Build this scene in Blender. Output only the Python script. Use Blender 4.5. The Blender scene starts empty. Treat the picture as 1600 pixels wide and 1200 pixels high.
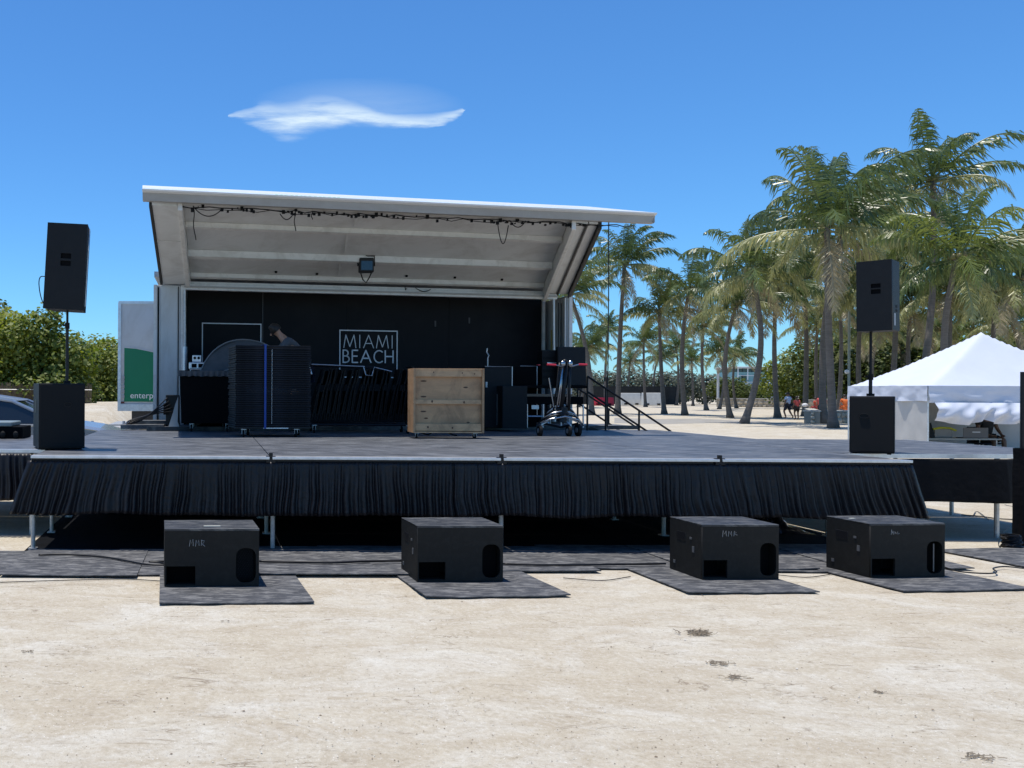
import bpy, bmesh, math, random
from mathutils import Vector, Matrix, Euler, noise
R = math.radians
rnd = random.Random(7)
scene = bpy.context.scene
col = scene.collection

# ------------------------------------------------------------------ camera
# The photograph is an off-centre crop: its optical axis sits at x=330 of 1600, hence the lens shift.
CX, CY, FP, ROLL, CH = 330.0, 609.5, 1400.0, R(.3), 1.7
cd = bpy.data.cameras.new('camera'); cam = bpy.data.objects.new('camera', cd); col.objects.link(cam)
cd.sensor_width = 36; cd.lens = FP / 1600 * 36
cd.shift_x = (800 - CX) / 1600; cd.shift_y = (CY - 600) / 1600
cd.clip_start = .05; cd.clip_end = 5000
cr, sr = math.cos(ROLL), math.sin(ROLL)
m = Matrix(((cr, -sr, 0, 0), (0, 0, -1, 0), (sr, cr, 0, CH), (0, 0, 0, 1)))
cam.matrix_world = m
scene.camera = cam

def ray(x, y):
    a, b = x - CX, CY - y
    return Vector(((cr*a - sr*b)/FP, 1, (sr*a + cr*b)/FP))
def on(x, y, z=0):            # point of the horizontal plane z seen at a photo pixel
    v = ray(x, y); t = (z - CH)/v.z; return Vector((v.x*t, t, z))
def at(x, y, Y):              # point at distance Y seen at a photo pixel
    v = ray(x, y); return Vector((v.x*Y, Y, CH + v.z*Y))

# ------------------------------------------------------------------ world, sun, exposure
SUN = Vector((.134, -.045, -1)).normalized()
world = bpy.data.worlds.new('World'); scene.world = world; world.use_nodes = True
nt = world.node_tree; nt.nodes.clear()
def N(nt, t, **k):
    n = nt.nodes.new(t)
    for a, b in k.items(): setattr(n, a, b)
    return n
def math_n(nt, op, a, b=None, clamp=False):
    n = N(nt, 'ShaderNodeMath', operation=op); n.use_clamp = clamp
    for i, v in enumerate((a, b)):
        if v is None: continue
        if isinstance(v, (int, float)): n.inputs[i].default_value = v
        else: nt.links.new(v, n.inputs[i])
    return n.outputs[0]
sky = N(nt, 'ShaderNodeTexSky', sky_type='NISHITA'); sky.sun_disc = False
sky.sun_elevation = math.asin(-SUN.z); sky.sun_rotation = math.atan2(-SUN.x, -SUN.y)
sky.altitude = 0; sky.air_density = 1.0; sky.dust_density = .1; sky.ozone_density = 1.8
SKY_TINT = (.43, .84, 1.24, 1)
tint = N(nt, 'ShaderNodeMix', data_type='RGBA', blend_type='MULTIPLY'); tint.inputs[0].default_value = 1
nt.links.new(sky.outputs[0], tint.inputs[6]); tint.inputs[7].default_value = SKY_TINT
# one wisp of cirrus, placed by direction in the sky
tc = N(nt, 'ShaderNodeTexCoord'); sp = N(nt, 'ShaderNodeSeparateXYZ'); nt.links.new(tc.outputs['Generated'], sp.inputs[0])
yy = math_n(nt, 'MAXIMUM', sp.outputs[1], .02)
U = math_n(nt, 'DIVIDE', sp.outputs[0], yy); V = math_n(nt, 'DIVIDE', sp.outputs[2], yy)
cmb = N(nt, 'ShaderNodeCombineXYZ'); nt.links.new(U, cmb.inputs[0]); nt.links.new(V, cmb.inputs[1])
mp = N(nt, 'ShaderNodeMapping'); mp.inputs['Scale'].default_value = (7, 42, 1); mp.inputs['Rotation'].default_value = (0, 0, .12)
nt.links.new(cmb.outputs[0], mp.inputs[0])
nz = N(nt, 'ShaderNodeTexNoise'); nz.inputs['Scale'].default_value = 1.6; nz.inputs['Detail'].default_value = 7; nz.inputs['Roughness'].default_value = .62
nt.links.new(mp.outputs[0], nz.inputs['Vector'])
wob = math_n(nt, 'MULTIPLY', math_n(nt, 'SUBTRACT', nz.outputs[0], .5), .020)
Un = math_n(nt, 'DIVIDE', math_n(nt, 'SUBTRACT', U, 20/1400), 400/1400)       # 0..1 for photo x 350..750
def fcurve(inp, pts):
    n = N(nt, 'ShaderNodeFloatCurve'); c = n.mapping.curves[0]
    c.points[0].location = pts[0]; c.points[1].location = pts[-1]
    for p in pts[1:-1]: c.points.new(*p)
    n.mapping.update(); nt.links.new(inp, n.inputs[1]); return n.outputs[0]
cen = [(366,181,5),(390,180,11),(410,181,19),(445,187,23),(497,178,24),(550,178,16),(602,186,11),(655,188,9),(694,181,7),(720,171,5)]
c1 = fcurve(Un, [((x-350)/400, (y-140)/80) for x, y, t in cen])
c2 = fcurve(Un, [(0, 0)] + [((x-350)/400, min(1, t*1.4/40)) for x, y, t in cen] + [(.94, 0), (1, 0)])
py = math_n(nt, 'MULTIPLY', math_n(nt, 'SUBTRACT', 609.5/1400, math_n(nt, 'ADD', V, wob)), 1400)
cy = math_n(nt, 'ADD', math_n(nt, 'MULTIPLY', c1, 80), 140)
th = math_n(nt, 'MAXIMUM', math_n(nt, 'MULTIPLY', c2, 40), .01)
q_ = math_n(nt, 'DIVIDE', math_n(nt, 'SUBTRACT', py, cy), th); dd = math_n(nt, 'SUBTRACT', 1, math_n(nt, 'MULTIPLY', q_, q_), True)
dd = math_n(nt, 'POWER', dd, 1.5)
den = math_n(nt, 'MULTIPLY', dd, math_n(nt, 'ADD', math_n(nt, 'MULTIPLY', math_n(nt, 'SUBTRACT', nz.outputs[0], .30, True), 2.4), .10))
# faint veil above
dx = math_n(nt, 'DIVIDE', math_n(nt, 'SUBTRACT', Un, .52), .42); dy = math_n(nt, 'DIVIDE', math_n(nt, 'SUBTRACT', py, 163), 42)
rr = math_n(nt, 'ADD', math_n(nt, 'MULTIPLY', dx, dx), math_n(nt, 'MULTIPLY', dy, dy))
veil = math_n(nt, 'MULTIPLY', math_n(nt, 'SUBTRACT', 1, rr, True), math_n(nt, 'MULTIPLY', nz.outputs[0], .30))
front = math_n(nt, 'GREATER_THAN', sp.outputs[1], .05)
inside = math_n(nt, 'MULTIPLY', math_n(nt, 'GREATER_THAN', Un, .01), math_n(nt, 'LESS_THAN', Un, .99))
den = math_n(nt, 'MULTIPLY', math_n(nt, 'ADD', math_n(nt, 'MULTIPLY', den, inside), veil, True), front)
cl = N(nt, 'ShaderNodeMix', data_type='RGBA'); nt.links.new(den, cl.inputs[0]); nt.links.new(tint.outputs[2], cl.inputs[6])
cl.inputs[7].default_value = (5.6, 6.8, 7.8, 1)
bg = N(nt, 'ShaderNodeBackground'); bg.inputs[1].default_value = .132
wo = N(nt, 'ShaderNodeOutputWorld'); nt.links.new(cl.outputs[2], bg.inputs[0]); nt.links.new(bg.outputs[0], wo.inputs[0])
ld = bpy.data.lights.new('sun', 'SUN'); ld.energy = 4.9; ld.angle = R(.53); ld.color = (1, .945, .865)
so = bpy.data.objects.new('sun', ld); col.objects.link(so); so.rotation_euler = SUN.to_track_quat('-Z', 'Y').to_euler(); so.location = (0, 0, 50)
vs = scene.view_settings; vs.view_transform = 'Standard'; vs.look = 'None'; vs.gamma = 1; vs.use_curve_mapping = False; vs.exposure = 0

# ------------------------------------------------------------------ materials
MATS = {}
def mat(name, c, rough=.6, metal=0., var=.12, vs_=3., bump=0., bs=40., spec=.5, dust=None, sheen=0., coords='Object', stretch=(1,1,1), rv=.0):
    """principled with colour variation (var), optional bump and a broken film of pale dust (colour, amount, scale)."""
    if name in MATS: return MATS[name]
    mm = bpy.data.materials.new(name); mm.use_nodes = True; t = mm.node_tree; p = t.nodes['Principled BSDF']
    p.inputs['Roughness'].default_value = rough; p.inputs['Metallic'].default_value = metal; p.inputs['Specular IOR Level'].default_value = spec
    if sheen: p.inputs['Sheen Weight'].default_value = sheen; p.inputs['Sheen Roughness'].default_value = .4
    tc = N(t, 'ShaderNodeTexCoord'); mp = N(t, 'ShaderNodeMapping'); mp.inputs['Scale'].default_value = stretch; t.links.new(tc.outputs[coords], mp.inputs[0])
    nz = N(t, 'ShaderNodeTexNoise'); nz.inputs['Scale'].default_value = vs_; nz.inputs['Detail'].default_value = 8; nz.inputs['Roughness'].default_value = .65
    t.links.new(mp.outputs[0], nz.inputs['Vector'])
    mx = N(t, 'ShaderNodeMix', data_type='RGBA')
    rmp = N(t, 'ShaderNodeMapRange'); rmp.inputs[1].default_value = .3; rmp.inputs[2].default_value = .7; t.links.new(nz.outputs[0], rmp.inputs[0])
    t.links.new(rmp.outputs[0], mx.inputs[0])
    mx.inputs[6].default_value = tuple(max(0, v*(1-var)) for v in c[:3]) + (1,); mx.inputs[7].default_value = tuple(v*(1+var) for v in c[:3]) + (1,)
    out = mx.outputs[2]
    if dust:
        dc, amt, ds = dust[:3]; st = dust[3] if len(dust) > 3 else (1, 1, 1)
        m2 = N(t, 'ShaderNodeMapping'); m2.inputs['Scale'].default_value = st; t.links.new(tc.outputs[coords], m2.inputs[0])
        n2 = N(t, 'ShaderNodeTexNoise'); n2.inputs['Scale'].default_value = ds; n2.inputs['Detail'].default_value = 9; n2.inputs['Roughness'].default_value = .7; n2.inputs['Distortion'].default_value = .6
        t.links.new(m2.outputs[0], n2.inputs['Vector'])
        r2 = N(t, 'ShaderNodeMapRange'); r2.inputs[1].default_value = .46; r2.inputs[2].default_value = .64; r2.inputs[4].default_value = amt; t.links.new(n2.outputs[0], r2.inputs[0])
        m3 = N(t, 'ShaderNodeMix', data_type='RGBA'); t.links.new(r2.outputs[0], m3.inputs[0]); t.links.new(out, m3.inputs[6]); m3.inputs[7].default_value = dc + (1,)
        out = m3.outputs[2]
    t.links.new(out, p.inputs['Base Color'])
    if rv:
        r3 = N(t, 'ShaderNodeMapRange'); r3.inputs[3].default_value = max(.05, rough-rv); r3.inputs[4].default_value = min(1, rough+rv); t.links.new(nz.outputs[0], r3.inputs[0]); t.links.new(r3.outputs[0], p.inputs['Roughness'])
    if bump:
        n4 = N(t, 'ShaderNodeTexNoise'); n4.inputs['Scale'].default_value = bs; n4.inputs['Detail'].default_value = 6; t.links.new(mp.outputs[0], n4.inputs['Vector'])
        b = N(t, 'ShaderNodeBump'); b.inputs['Strength'].default_value = bump; b.inputs['Distance'].default_value = .02
        t.links.new(n4.outputs[0], b.inputs['Height']); t.links.new(b.outputs[0], p.inputs['Normal'])
    MATS[name] = mm; return mm

def leafmat(name, c1, c2, trans=.35, rough=.42):
    mm = bpy.data.materials.new(name); mm.use_nodes = True; t = mm.node_tree; t.nodes.clear()
    oi = N(t, 'ShaderNodeObjectInfo'); geo = N(t, 'ShaderNodeNewGeometry')
    f = math_n(t, 'ADD', math_n(t, 'MULTIPLY', oi.outputs['Random'], .45), math_n(t, 'MULTIPLY', geo.outputs['Random Per Island'], .55))
    mx = N(t, 'ShaderNodeMix', data_type='RGBA'); t.links.new(f, mx.inputs[0]); mx.inputs[6].default_value = c1+(1,); mx.inputs[7].default_value = c2+(1,)
    p = N(t, 'ShaderNodeBsdfPrincipled'); p.inputs['Roughness'].default_value = rough; p.inputs['Specular IOR Level'].default_value = .55
    t.links.new(mx.outputs[2], p.inputs['Base Color'])
    tr = N(t, 'ShaderNodeBsdfTranslucent'); hs = N(t, 'ShaderNodeHueSaturation'); hs.inputs['Value'].default_value = 1.5; hs.inputs['Saturation'].default_value = 1.1
    t.links.new(mx.outputs[2], hs.inputs['Color']); t.links.new(hs.outputs[0], tr.inputs[0])
    ms = N(t, 'ShaderNodeMixShader'); ms.inputs[0].default_value = trans; t.links.new(p.outputs[0], ms.inputs[1]); t.links.new(tr.outputs[0], ms.inputs[2])
    o = N(t, 'ShaderNodeOutputMaterial'); t.links.new(ms.outputs[0], o.inputs[0]); MATS[name] = mm; return mm

DUST = (.34, .33, .30)
deck_m = mat('dusty_black_deck', (.045, .05, .06), .5, var=.3, vs_=2.2, bump=.12, bs=60, dust=((.33,.34,.35), .65, 6, (.35, 3.0, 1)), rv=.12, coords='Object')
mat_m = mat('dusty_rubber', (.048, .050, .055), .75, var=.3, vs_=4, bump=.25, bs=90, dust=((.34,.33,.31), .5, 9, (.6, 1.8, 1)))
tarp_m = mat('black_ground_tarp', (.004, .0045, .006), .9, var=.4, bump=.3, bs=8, spec=.1)
alu = mat('worn_aluminium', (.62, .64, .66), .38, .75, var=.15, vs_=12)
steel = mat('galvanised_steel', (.5, .5, .49), .45, .7, var=.2, vs_=20)
chrome = mat('chrome', (.42, .42, .43), .25, 1, var=.03)
skirt_m = mat('black_satin_skirt', (.0095, .0085, .0105), .42, var=.25, vs_=6, bump=.3, bs=26, spec=.32)
skirt2 = mat('dull_black_cloth', (.003, .003, .004), .8, spec=.2, var=.3, bump=.3, bs=20)  # darker and duller than the front skirt's black
subm = mat('black_textured_paint', (.0105, .010, .0085), .6, spec=.25, var=.05, vs_=5, bump=.2, bs=300, dust=((.06,.06,.055), .10, 16))
subtop = mat('dusty_black_paint', (.022, .024, .027), .5, var=.2, vs_=5, bump=.2, bs=200, dust=(DUST, .35, 11, (.5, 2, 1)))
spk_m = mat('speaker_black', (.0035, .0045, .006), .55, spec=.3, var=.15, bump=.2, bs=220, dust=((.03,.03,.03), .08, 12))
dark = mat('matt_black', (.0022, .0024, .003), .9, var=.1, spec=.15)
blackp = mat('black_plastic', (.006, .006, .007), .45, spec=.35, var=.1)
rubber = mat('rubber', (.007, .007, .007), .7, spec=.25, var=.2)
white_m = mat('white_trailer_paint', (.56, .57, .56), .45, var=.05, vs_=2, dust=((.33,.30,.25), .4, 1.6, (1,1,.35)), bump=.03, bs=8)
ceil_m = mat('stained_white_ceiling', (.66, .67, .66), .55, var=.05, vs_=1.5, dust=((.34,.32,.28), .35, 1.4, (1,1,1)))
beam_m = mat('white_beam_paint', (.70, .69, .66), .45, var=.05, dust=((.25,.22,.18), .3, 3))
gloss_w = mat('bright_white_paint', (.8, .81, .81), .35, var=.03)
fascia_shade = mat('shade_grey_fascia', (.37, .36, .34), .5, var=.06, dust=((.25,.22,.18), .3, 2.5, (.5,1,1)))  # shade of the roof lip put into the grey, with a dirt film
back_m = mat('black_backdrop_panel', (.003, .004, .0062), .6, spec=.2, var=.15, vs_=1.5, dust=((.02,.02,.022), .2, 1.2))
sign_m = mat('pale_sign_paint', (.70, .72, .74), .5, var=.1, vs_=20)
ply = mat('plywood', (.56, .31, .15), .6, var=.18, vs_=2.2, bump=.08, bs=30, stretch=(1, 1, 3.5), dust=((.16,.09,.045), .5, 3.2, (1,1,.6)))
ply2 = mat('pine_strip', (.64, .375, .19), .6, var=.15, vs_=4, stretch=(.4, 1, 5), dust=((.15,.08,.04), .45, 4))
tarp_grey = mat('grey_cover_cloth', (.075, .074, .076), .7, var=.2, vs_=5, bump=.4, bs=10)
blue = mat('blue_strap', (.012, .055, .27), .6)
red = mat('red_plastic', (.55, .03, .05), .4)
orange = mat('orange_fabric', (.75, .16, .03), .8)
green = mat('green_graphic', (.0, .17, .075), .4, var=.04)
canvas = mat('white_canopy_cloth', (.60, .63, .70), .6, var=.04, vs_=1.2, bump=.3, bs=3)
trunk_m = mat('palm_bark', (.135, .118, .10), .9, var=.3, vs_=3, bump=.6, bs=9, stretch=(1, 1, 5))
bark_m = mat('grey_bark', (.12, .10, .08), .9, var=.3, vs_=3, bump=.6, bs=9)
stone_m = mat('coral_stone', (.44, .38, .29), .9, var=.45, vs_=1.6, bump=.8, bs=12, coords='Object')
conc = mat('concrete', (.45, .43, .38), .85, var=.15, bump=.2)
skin_m = mat('skin', (.42, .23, .15), .55, var=.06)
skin_d = mat('dark_skin', (.16, .085, .05), .55, var=.06)
hair_m = mat('black_hair', (.012, .009, .007), .6)
glass_d = mat('tinted_glass', (.012, .015, .018), .06, var=.02, spec=.8)
carp = mat('silver_car_paint', (.36, .40, .44), .22, .6, var=.02)
teal = mat('pale_teal_wall', (.22, .42, .45), .7, var=.08)
wallw = mat('white_render', (.6, .6, .58), .8, var=.08)
reed = mat('reed_fence', (.14, .10, .065), .9, var=.4, vs_=14, stretch=(6, 1, .4), bump=.6, bs=40)
weed = mat('dry_seaweed', (.23, .185, .13), .9, var=.4, vs_=8)
mesh_f = mat('black_mesh_fence', (.02, .022, .022), .85, var=.3)
plasw = mat('white_barrier_plastic', (.62, .62, .58), .5, var=.1)
frond_g = leafmat('palm_leaf_green', (.04, .07, .018), (.17, .215, .065), .24, .36)
frond_b = leafmat('palm_leaf_bright', (.085, .125, .025), (.19, .22, .06))
frond_y = leafmat('palm_leaf_olive', (.16, .18, .055), (.42, .41, .19), .28)
frond_d = leafmat('palm_leaf_dry', (.24, .20, .11), (.42, .36, .23), .3)
leaf_l = leafmat('seagrape_leaf', (.085, .125, .018), (.30, .32, .055), .4, .6)
leaf_d = leafmat('dark_leaf', (.035, .058, .014), (.13, .155, .03), .35, .6)
leaf_g = leafmat('silver_leaf', (.075, .095, .065), (.18, .20, .15), .25, .6)

# ------------------------------------------------------------------ mesh builder
class MB:
    def __init__(s, f=None): s.v = []; s.fc = []; s.f = f; s.mi = []; s.cur = 0
    def add(s, vs, fs):
        n = len(s.v)
        s.v += [tuple(s.f(*p)) if s.f else tuple(p) for p in vs]
        s.fc += [tuple(i+n for i in q) for q in fs]; s.mi += [s.cur]*len(fs); return s
    def box(s, x0, y0, z0, x1, y1, z1):
        if x0 > x1: x0, x1 = x1, x0
        if y0 > y1: y0, y1 = y1, y0
        if z0 > z1: z0, z1 = z1, z0
        return s.add([(x0,y0,z0),(x1,y0,z0),(x1,y1,z0),(x0,y1,z0),(x0,y0,z1),(x1,y0,z1),(x1,y1,z1),(x0,y1,z1)],
                     [(0,3,2,1),(4,5,6,7),(0,1,5,4),(1,2,6,5),(2,3,7,6),(3,0,4,7)])
    def tube(s, pts, r, n=8, cap=True):
        pts = [Vector(p) for p in pts]; rs = r if isinstance(r, (list, tuple)) else [r]*len(pts)
        vs = []; up = None
        for i, p in enumerate(pts):
            d = (pts[min(i+1, len(pts)-1)] - pts[max(i-1, 0)])
            d = d.normalized() if d.length > 1e-9 else Vector((0,0,1))
            if up is None: up = Vector((0,0,1)) if abs(d.z) < .9 else Vector((1,0,0))
            a = d.cross(up); a = a.normalized() if a.length > 1e-6 else d.orthogonal().normalized()
            up = a.cross(d).normalized()
            for k in range(n):
                t = 2*math.pi*k/n; vs.append(p + a*math.cos(t)*rs[i] + up*math.sin(t)*rs[i])
        fs = [(i*n+k, i*n+(k+1) % n, (i+1)*n+(k+1) % n, (i+1)*n+k) for i in range(len(pts)-1) for k in range(n)]
        if cap: fs += [tuple(range(n))[::-1], tuple((len(pts)-1)*n+k for k in range(n))]
        return s.add(vs, fs)
    def prism(s, poly, z0, z1):      # poly (x,y) ccw, straight up
        n = len(poly)
        return s.add([(x, y, z0) for x, y in poly] + [(x, y, z1) for x, y in poly],
                     [tuple(range(n))[::-1], tuple(range(n, 2*n))] + [(i, (i+1) % n, n+(i+1) % n, n+i) for i in range(n)])
    def extr(s, prof, x0, x1):       # profile in (y,z), extruded along x
        n = len(prof)
        return s.add([(x0, y, z) for y, z in prof] + [(x1, y, z) for y, z in prof],
                     [tuple(range(n)), tuple(range(n, 2*n))[::-1]] + [(i, n+i, n+(i+1) % n, (i+1) % n) for i in range(n)])
    def grid(s, nx, ny, fn):
        vs = [fn(i/nx, j/ny) for j in range(ny+1) for i in range(nx+1)]
        return s.add(vs, [(j*(nx+1)+i, j*(nx+1)+i+1, (j+1)*(nx+1)+i+1, (j+1)*(nx+1)+i) for j in range(ny) for i in range(nx)])
    def blob(s, c, r, n=8, k=6, jit=0, rg=rnd):
        vs = []; 
        for j in range(k+1):
            a = math.pi*j/k
            for i in range(n):
                b = 2*math.pi*i/n; q = 1+jit*rg.uniform(-1, 1)
                vs.append((c[0]+r[0]*q*math.sin(a)*math.cos(b), c[1]+r[1]*q*math.sin(a)*math.sin(b), c[2]+r[2]*q*math.cos(a)))
        return s.add(vs, [(j*n+i, (j+1)*n+i, (j+1)*n+(i+1) % n, j*n+(i+1) % n) for j in range(k) for i in range(n)])
    def mesh(s, name, mats, smooth=False):
        me = bpy.data.meshes.new(name); me.from_pydata(s.v, [], s.fc); me.validate()
        for m_ in (mats if isinstance(mats, (list, tuple)) else [mats]): me.materials.append(m_)
        if any(s.mi) and len(s.mi) == len(me.polygons): me.polygons.foreach_set('material_index', s.mi)
        if smooth: me.polygons.foreach_set('use_smooth', [True]*len(me.polygons))
        me.update(); return me
    def build(s, name, mats, parent=None, smooth=False, bevel=0, loc=None, rot=None, kind=None, label=None):
        return link(name, s.mesh(name, mats, smooth), parent, bevel, loc, rot, kind, label)
def link(name, me, parent=None, bevel=0, loc=None, rot=None, kind=None, label=None):
    o = bpy.data.objects.new(name, me); col.objects.link(o)
    if parent: o.parent = parent
    if loc is not None: o.location = loc
    if rot is not None: o.rotation_euler = rot
    if bevel:
        b = o.modifiers.new('Bevel', 'BEVEL'); b.width = bevel; b.segments = 2; b.limit_method = 'ANGLE'; b.angle_limit = R(40)
    if kind: o['kind'] = kind
    if label: o['label'] = label
    return o
def tag(o, label, cat, group=None, kind=None):
    o['label'] = label; o['category'] = cat
    if group: o['group'] = group
    if kind: o['kind'] = kind
    return o
def thing(name, label, cat, loc=(0,0,0), rz=0, group=None):
    o = bpy.data.objects.new(name, None); col.objects.link(o); o.location = loc; o.rotation_euler = (0, 0, rz); o.empty_display_size = .1
    return tag(o, label, cat, group)
def plate(name, outer, holes, y0, y1):
    """flat plate in the x-z plane with real holes, from y0 to y1"""
    cu = bpy.data.curves.new(name, 'CURVE'); cu.dimensions = '2D'; cu.fill_mode = 'BOTH'; cu.extrude = abs(y1-y0)/2
    for poly in [outer]+holes:
        sp = cu.splines.new('POLY'); sp.points.add(len(poly)-1); sp.use_cyclic_u = True
        for i, (x, z) in enumerate(poly): sp.points[i].co = (x, z, 0, 1)
    o = bpy.data.objects.new(name, cu); col.objects.link(o)
    dg = bpy.context.evaluated_depsgraph_get(); me = bpy.data.meshes.new_from_object(o.evaluated_get(dg))
    bpy.data.objects.remove(o); bpy.data.curves.remove(cu)
    me.transform(Matrix(((1,0,0,0),(0,0,-1,(y0+y1)/2),(0,1,0,0),(0,0,0,1)))); me.name = name
    return me
def text_mesh(name, body, size, depth=.004, sx=1.):
    cu = bpy.data.curves.new(name, 'FONT'); cu.body = body; cu.size = size; cu.extrude = depth/2
    o = bpy.data.objects.new(name, cu); col.objects.link(o); dg = bpy.context.evaluated_depsgraph_get()
    me = bpy.data.meshes.new_from_object(o.evaluated_get(dg)); bpy.data.objects.remove(o); bpy.data.curves.remove(cu)
    me.transform(Matrix(((sx,0,0,0),(0,0,-1,0),(0,1,0,0),(0,0,0,1)))); me.name = name; return me
def rrect(x0, z0, x1, z1, r, n=5):
    p = []
    for cx_, cz_, a0 in ((x1-r, z0+r, -90), (x1-r, z1-r, 0), (x0+r, z1-r, 90), (x0+r, z0+r, 180)):
        for i in range(n+1): a = R(a0+90*i/n); p.append((cx_+r*math.cos(a), cz_+r*math.sin(a)))
    return p
def sag(p, q, d, n=10):
    p, q = Vector(p), Vector(q); return [p.lerp(q, i/n) - Vector((0, 0, 4*d*(i/n)*(1-i/n))) for i in range(n+1)]
def spline(pts, n=6):
    P = [Vector(p) for p in pts]; P = [2*P[0]-P[1]] + P + [2*P[-1]-P[-2]]; out = []
    for i in range(1, len(P)-2):
        a, b, c, d = P[i-1], P[i], P[i+1], P[i+2]
        for k in range(n):
            t = k/n; out.append(.5*((2*b)+(c-a)*t+(2*a-5*b+4*c-d)*t*t+(3*b-a-3*c+d)*t**3))
    return out + [P[-2]]

# ------------------------------------------------------------------ ground
def sand_material():
    mm = bpy.data.materials.new('packed_coral_sand'); mm.use_nodes = True; t = mm.node_tree; p = t.nodes['Principled BSDF']
    p.inputs['Roughness'].default_value = .95; p.inputs['Specular IOR Level'].default_value = .15
    tc = N(t, 'ShaderNodeTexCoord')
    def nse(scale, det=8, st=(1,1,1), ro=.6, dist=0):
        mp = N(t, 'ShaderNodeMapping'); mp.inputs['Scale'].default_value = st; mp.inputs['Rotation'].default_value = (0,0,.1); t.links.new(tc.outputs['Object'], mp.inputs[0])
        n = N(t, 'ShaderNodeTexNoise'); n.inputs['Scale'].default_value = scale; n.inputs['Detail'].default_value = det; n.inputs['Roughness'].default_value = ro; n.inputs['Distortion'].default_value = dist
        t.links.new(mp.outputs[0], n.inputs['Vector']); return n.outputs[0]
    def rng(x, a, b, c=0., d=1.):
        r = N(t, 'ShaderNodeMapRange'); r.inputs[1].default_value = a; r.inputs[2].default_value = b; r.inputs[3].default_value = c; r.inputs[4].default_value = d; t.links.new(x, r.inputs[0]); return r.outputs[0]
    def mix(f, a, b):
        n = N(t, 'ShaderNodeMix', data_type='RGBA'); t.links.new(f, n.inputs[0])
        for i, v in ((6, a), (7, b)):
            if isinstance(v, tuple): n.inputs[i].default_value = v+(1,)
            else: t.links.new(v, n.inputs[i])
        return n.outputs[2]
    big = nse(.45, 5); med = nse(3.2, 10, (.75, 1.3, 1), .72, .3); fine = nse(26, 7, (1,1,1), .8); grain = nse(170, 3, (1,1,1), .8)
    c = mix(rng(big, .38, .62), (.50, .435, .325), (.545, .495, .395))
    c = mix(rng(med, .40, .60), c, (.45, .385, .285))
    c = mix(rng(nse(1.1, 10, (.8, 1.3, 1), .75, .8), .48, .68, 0, .8), c, (.635, .605, .525))
    c = mix(rng(fine, .52, .68, 0, .62), c, (.30, .25, .18))
    c = mix(rng(fine, .48, .28, 0, .6), c, (.72, .70, .64))
    c = mix(rng(nse(5.5, 10, (.7, 1.9, 1), .78, 1.2), .60, .70, 0, .6), c, (.20, .155, .11))     # dry plant litter, scuffs
    vo = N(t, 'ShaderNodeTexVoronoi'); vo.inputs['Scale'].default_value = 55; t.links.new(tc.outputs['Object'], vo.inputs['Vector'])
    c = mix(math_n(t, 'MULTIPLY', rng(vo.outputs['Distance'], .10, .17, 1, 0), rng(nse(4, 6), .46, .56)), c, (.25, .20, .14))      # brown crumbs
    v2 = N(t, 'ShaderNodeTexVoronoi'); v2.inputs['Scale'].default_value = 33; t.links.new(tc.outputs['Object'], v2.inputs['Vector'])
    c = mix(math_n(t, 'MULTIPLY', rng(v2.outputs['Distance'], .08, .14, 1, 0), rng(nse(3, 6), .47, .55)), c, (.80, .77, .70))      # shell grit
    c = mix(rng(grain, .5, .72, 0, .5), c, (.25, .21, .16))
    ridge = math_n(t, 'ABSOLUTE', math_n(t, 'SUBTRACT', nse(1.5, 7, (.45, 1.8, 1), .6, 1.5), .5))
    c = mix(math_n(t, 'MULTIPLY', rng(ridge, .0, .011, 1, 0), rng(nse(2.3, 4), .50, .60)), c, (.24, .19, .135))   # thin dark lines, shade of scuffs and tracks put into the colour
    t.links.new(c, p.inputs['Base Color'])
    b1 = N(t, 'ShaderNodeBump'); b1.inputs['Strength'].default_value = .75; b1.inputs['Distance'].default_value = .02; t.links.new(med, b1.inputs['Height'])
    b2 = N(t, 'ShaderNodeBump'); b2.inputs['Strength'].default_value = .7; b2.inputs['Distance'].default_value = .012; t.links.new(fine, b2.inputs['Height']); t.links.new(b1.outputs[0], b2.inputs['Normal'])
    t.links.new(b2.outputs[0], p.inputs['Normal'])
    return mm
sand = sand_material()
def axis(segs):
    out = []
    for a, b, s in segs:
        n = max(1, int(round((b-a)/s))); out += [a+(b-a)*i/n for i in range(n)]
    return out + [segs[-1][1]]
gx = axis([(-1500,-100,350),(-100,-10,15),(-10,-3.2,.8),(-3.2,9.2,.045),(9.2,20,.9),(20,200,20),(200,1800,400)])
gy = axis([(-60,0,15),(0,3.2,.8),(3.2,8.2,.04),(8.2,20,.8),(20,140,8),(140,3000,400)])
gm = MB(); H_ = {}
for j, y in enumerate(gy):
    for i, x in enumerate(gx):
        z = 0.
        if -3.2 <= x <= 9.2 and 3.2 <= y <= 8.2:
            e = min(1, (x+3.2)/1., (9.2-x)/1., (y-3.2)/.5, (8.2-y)/.5); e = max(0, e)
            z = e*(.006*noise.noise((x*1.1, y*2.2, 1)) + .0055*noise.noise((x*4, y*7, 5)) + .003*noise.noise((x*11, y*15, 9)))
        gm.v.append((x, y, z))
nxg = len(gx)
gm.fc = [(j*nxg+i, j*nxg+i+1, (j+1)*nxg+i+1, (j+1)*nxg+i) for j in range(len(gy)-1) for i in range(nxg-1)]; gm.mi = [0]*len(gm.fc)
g = gm.build('ground', sand, smooth=True); g['kind'] = 'structure'
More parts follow.
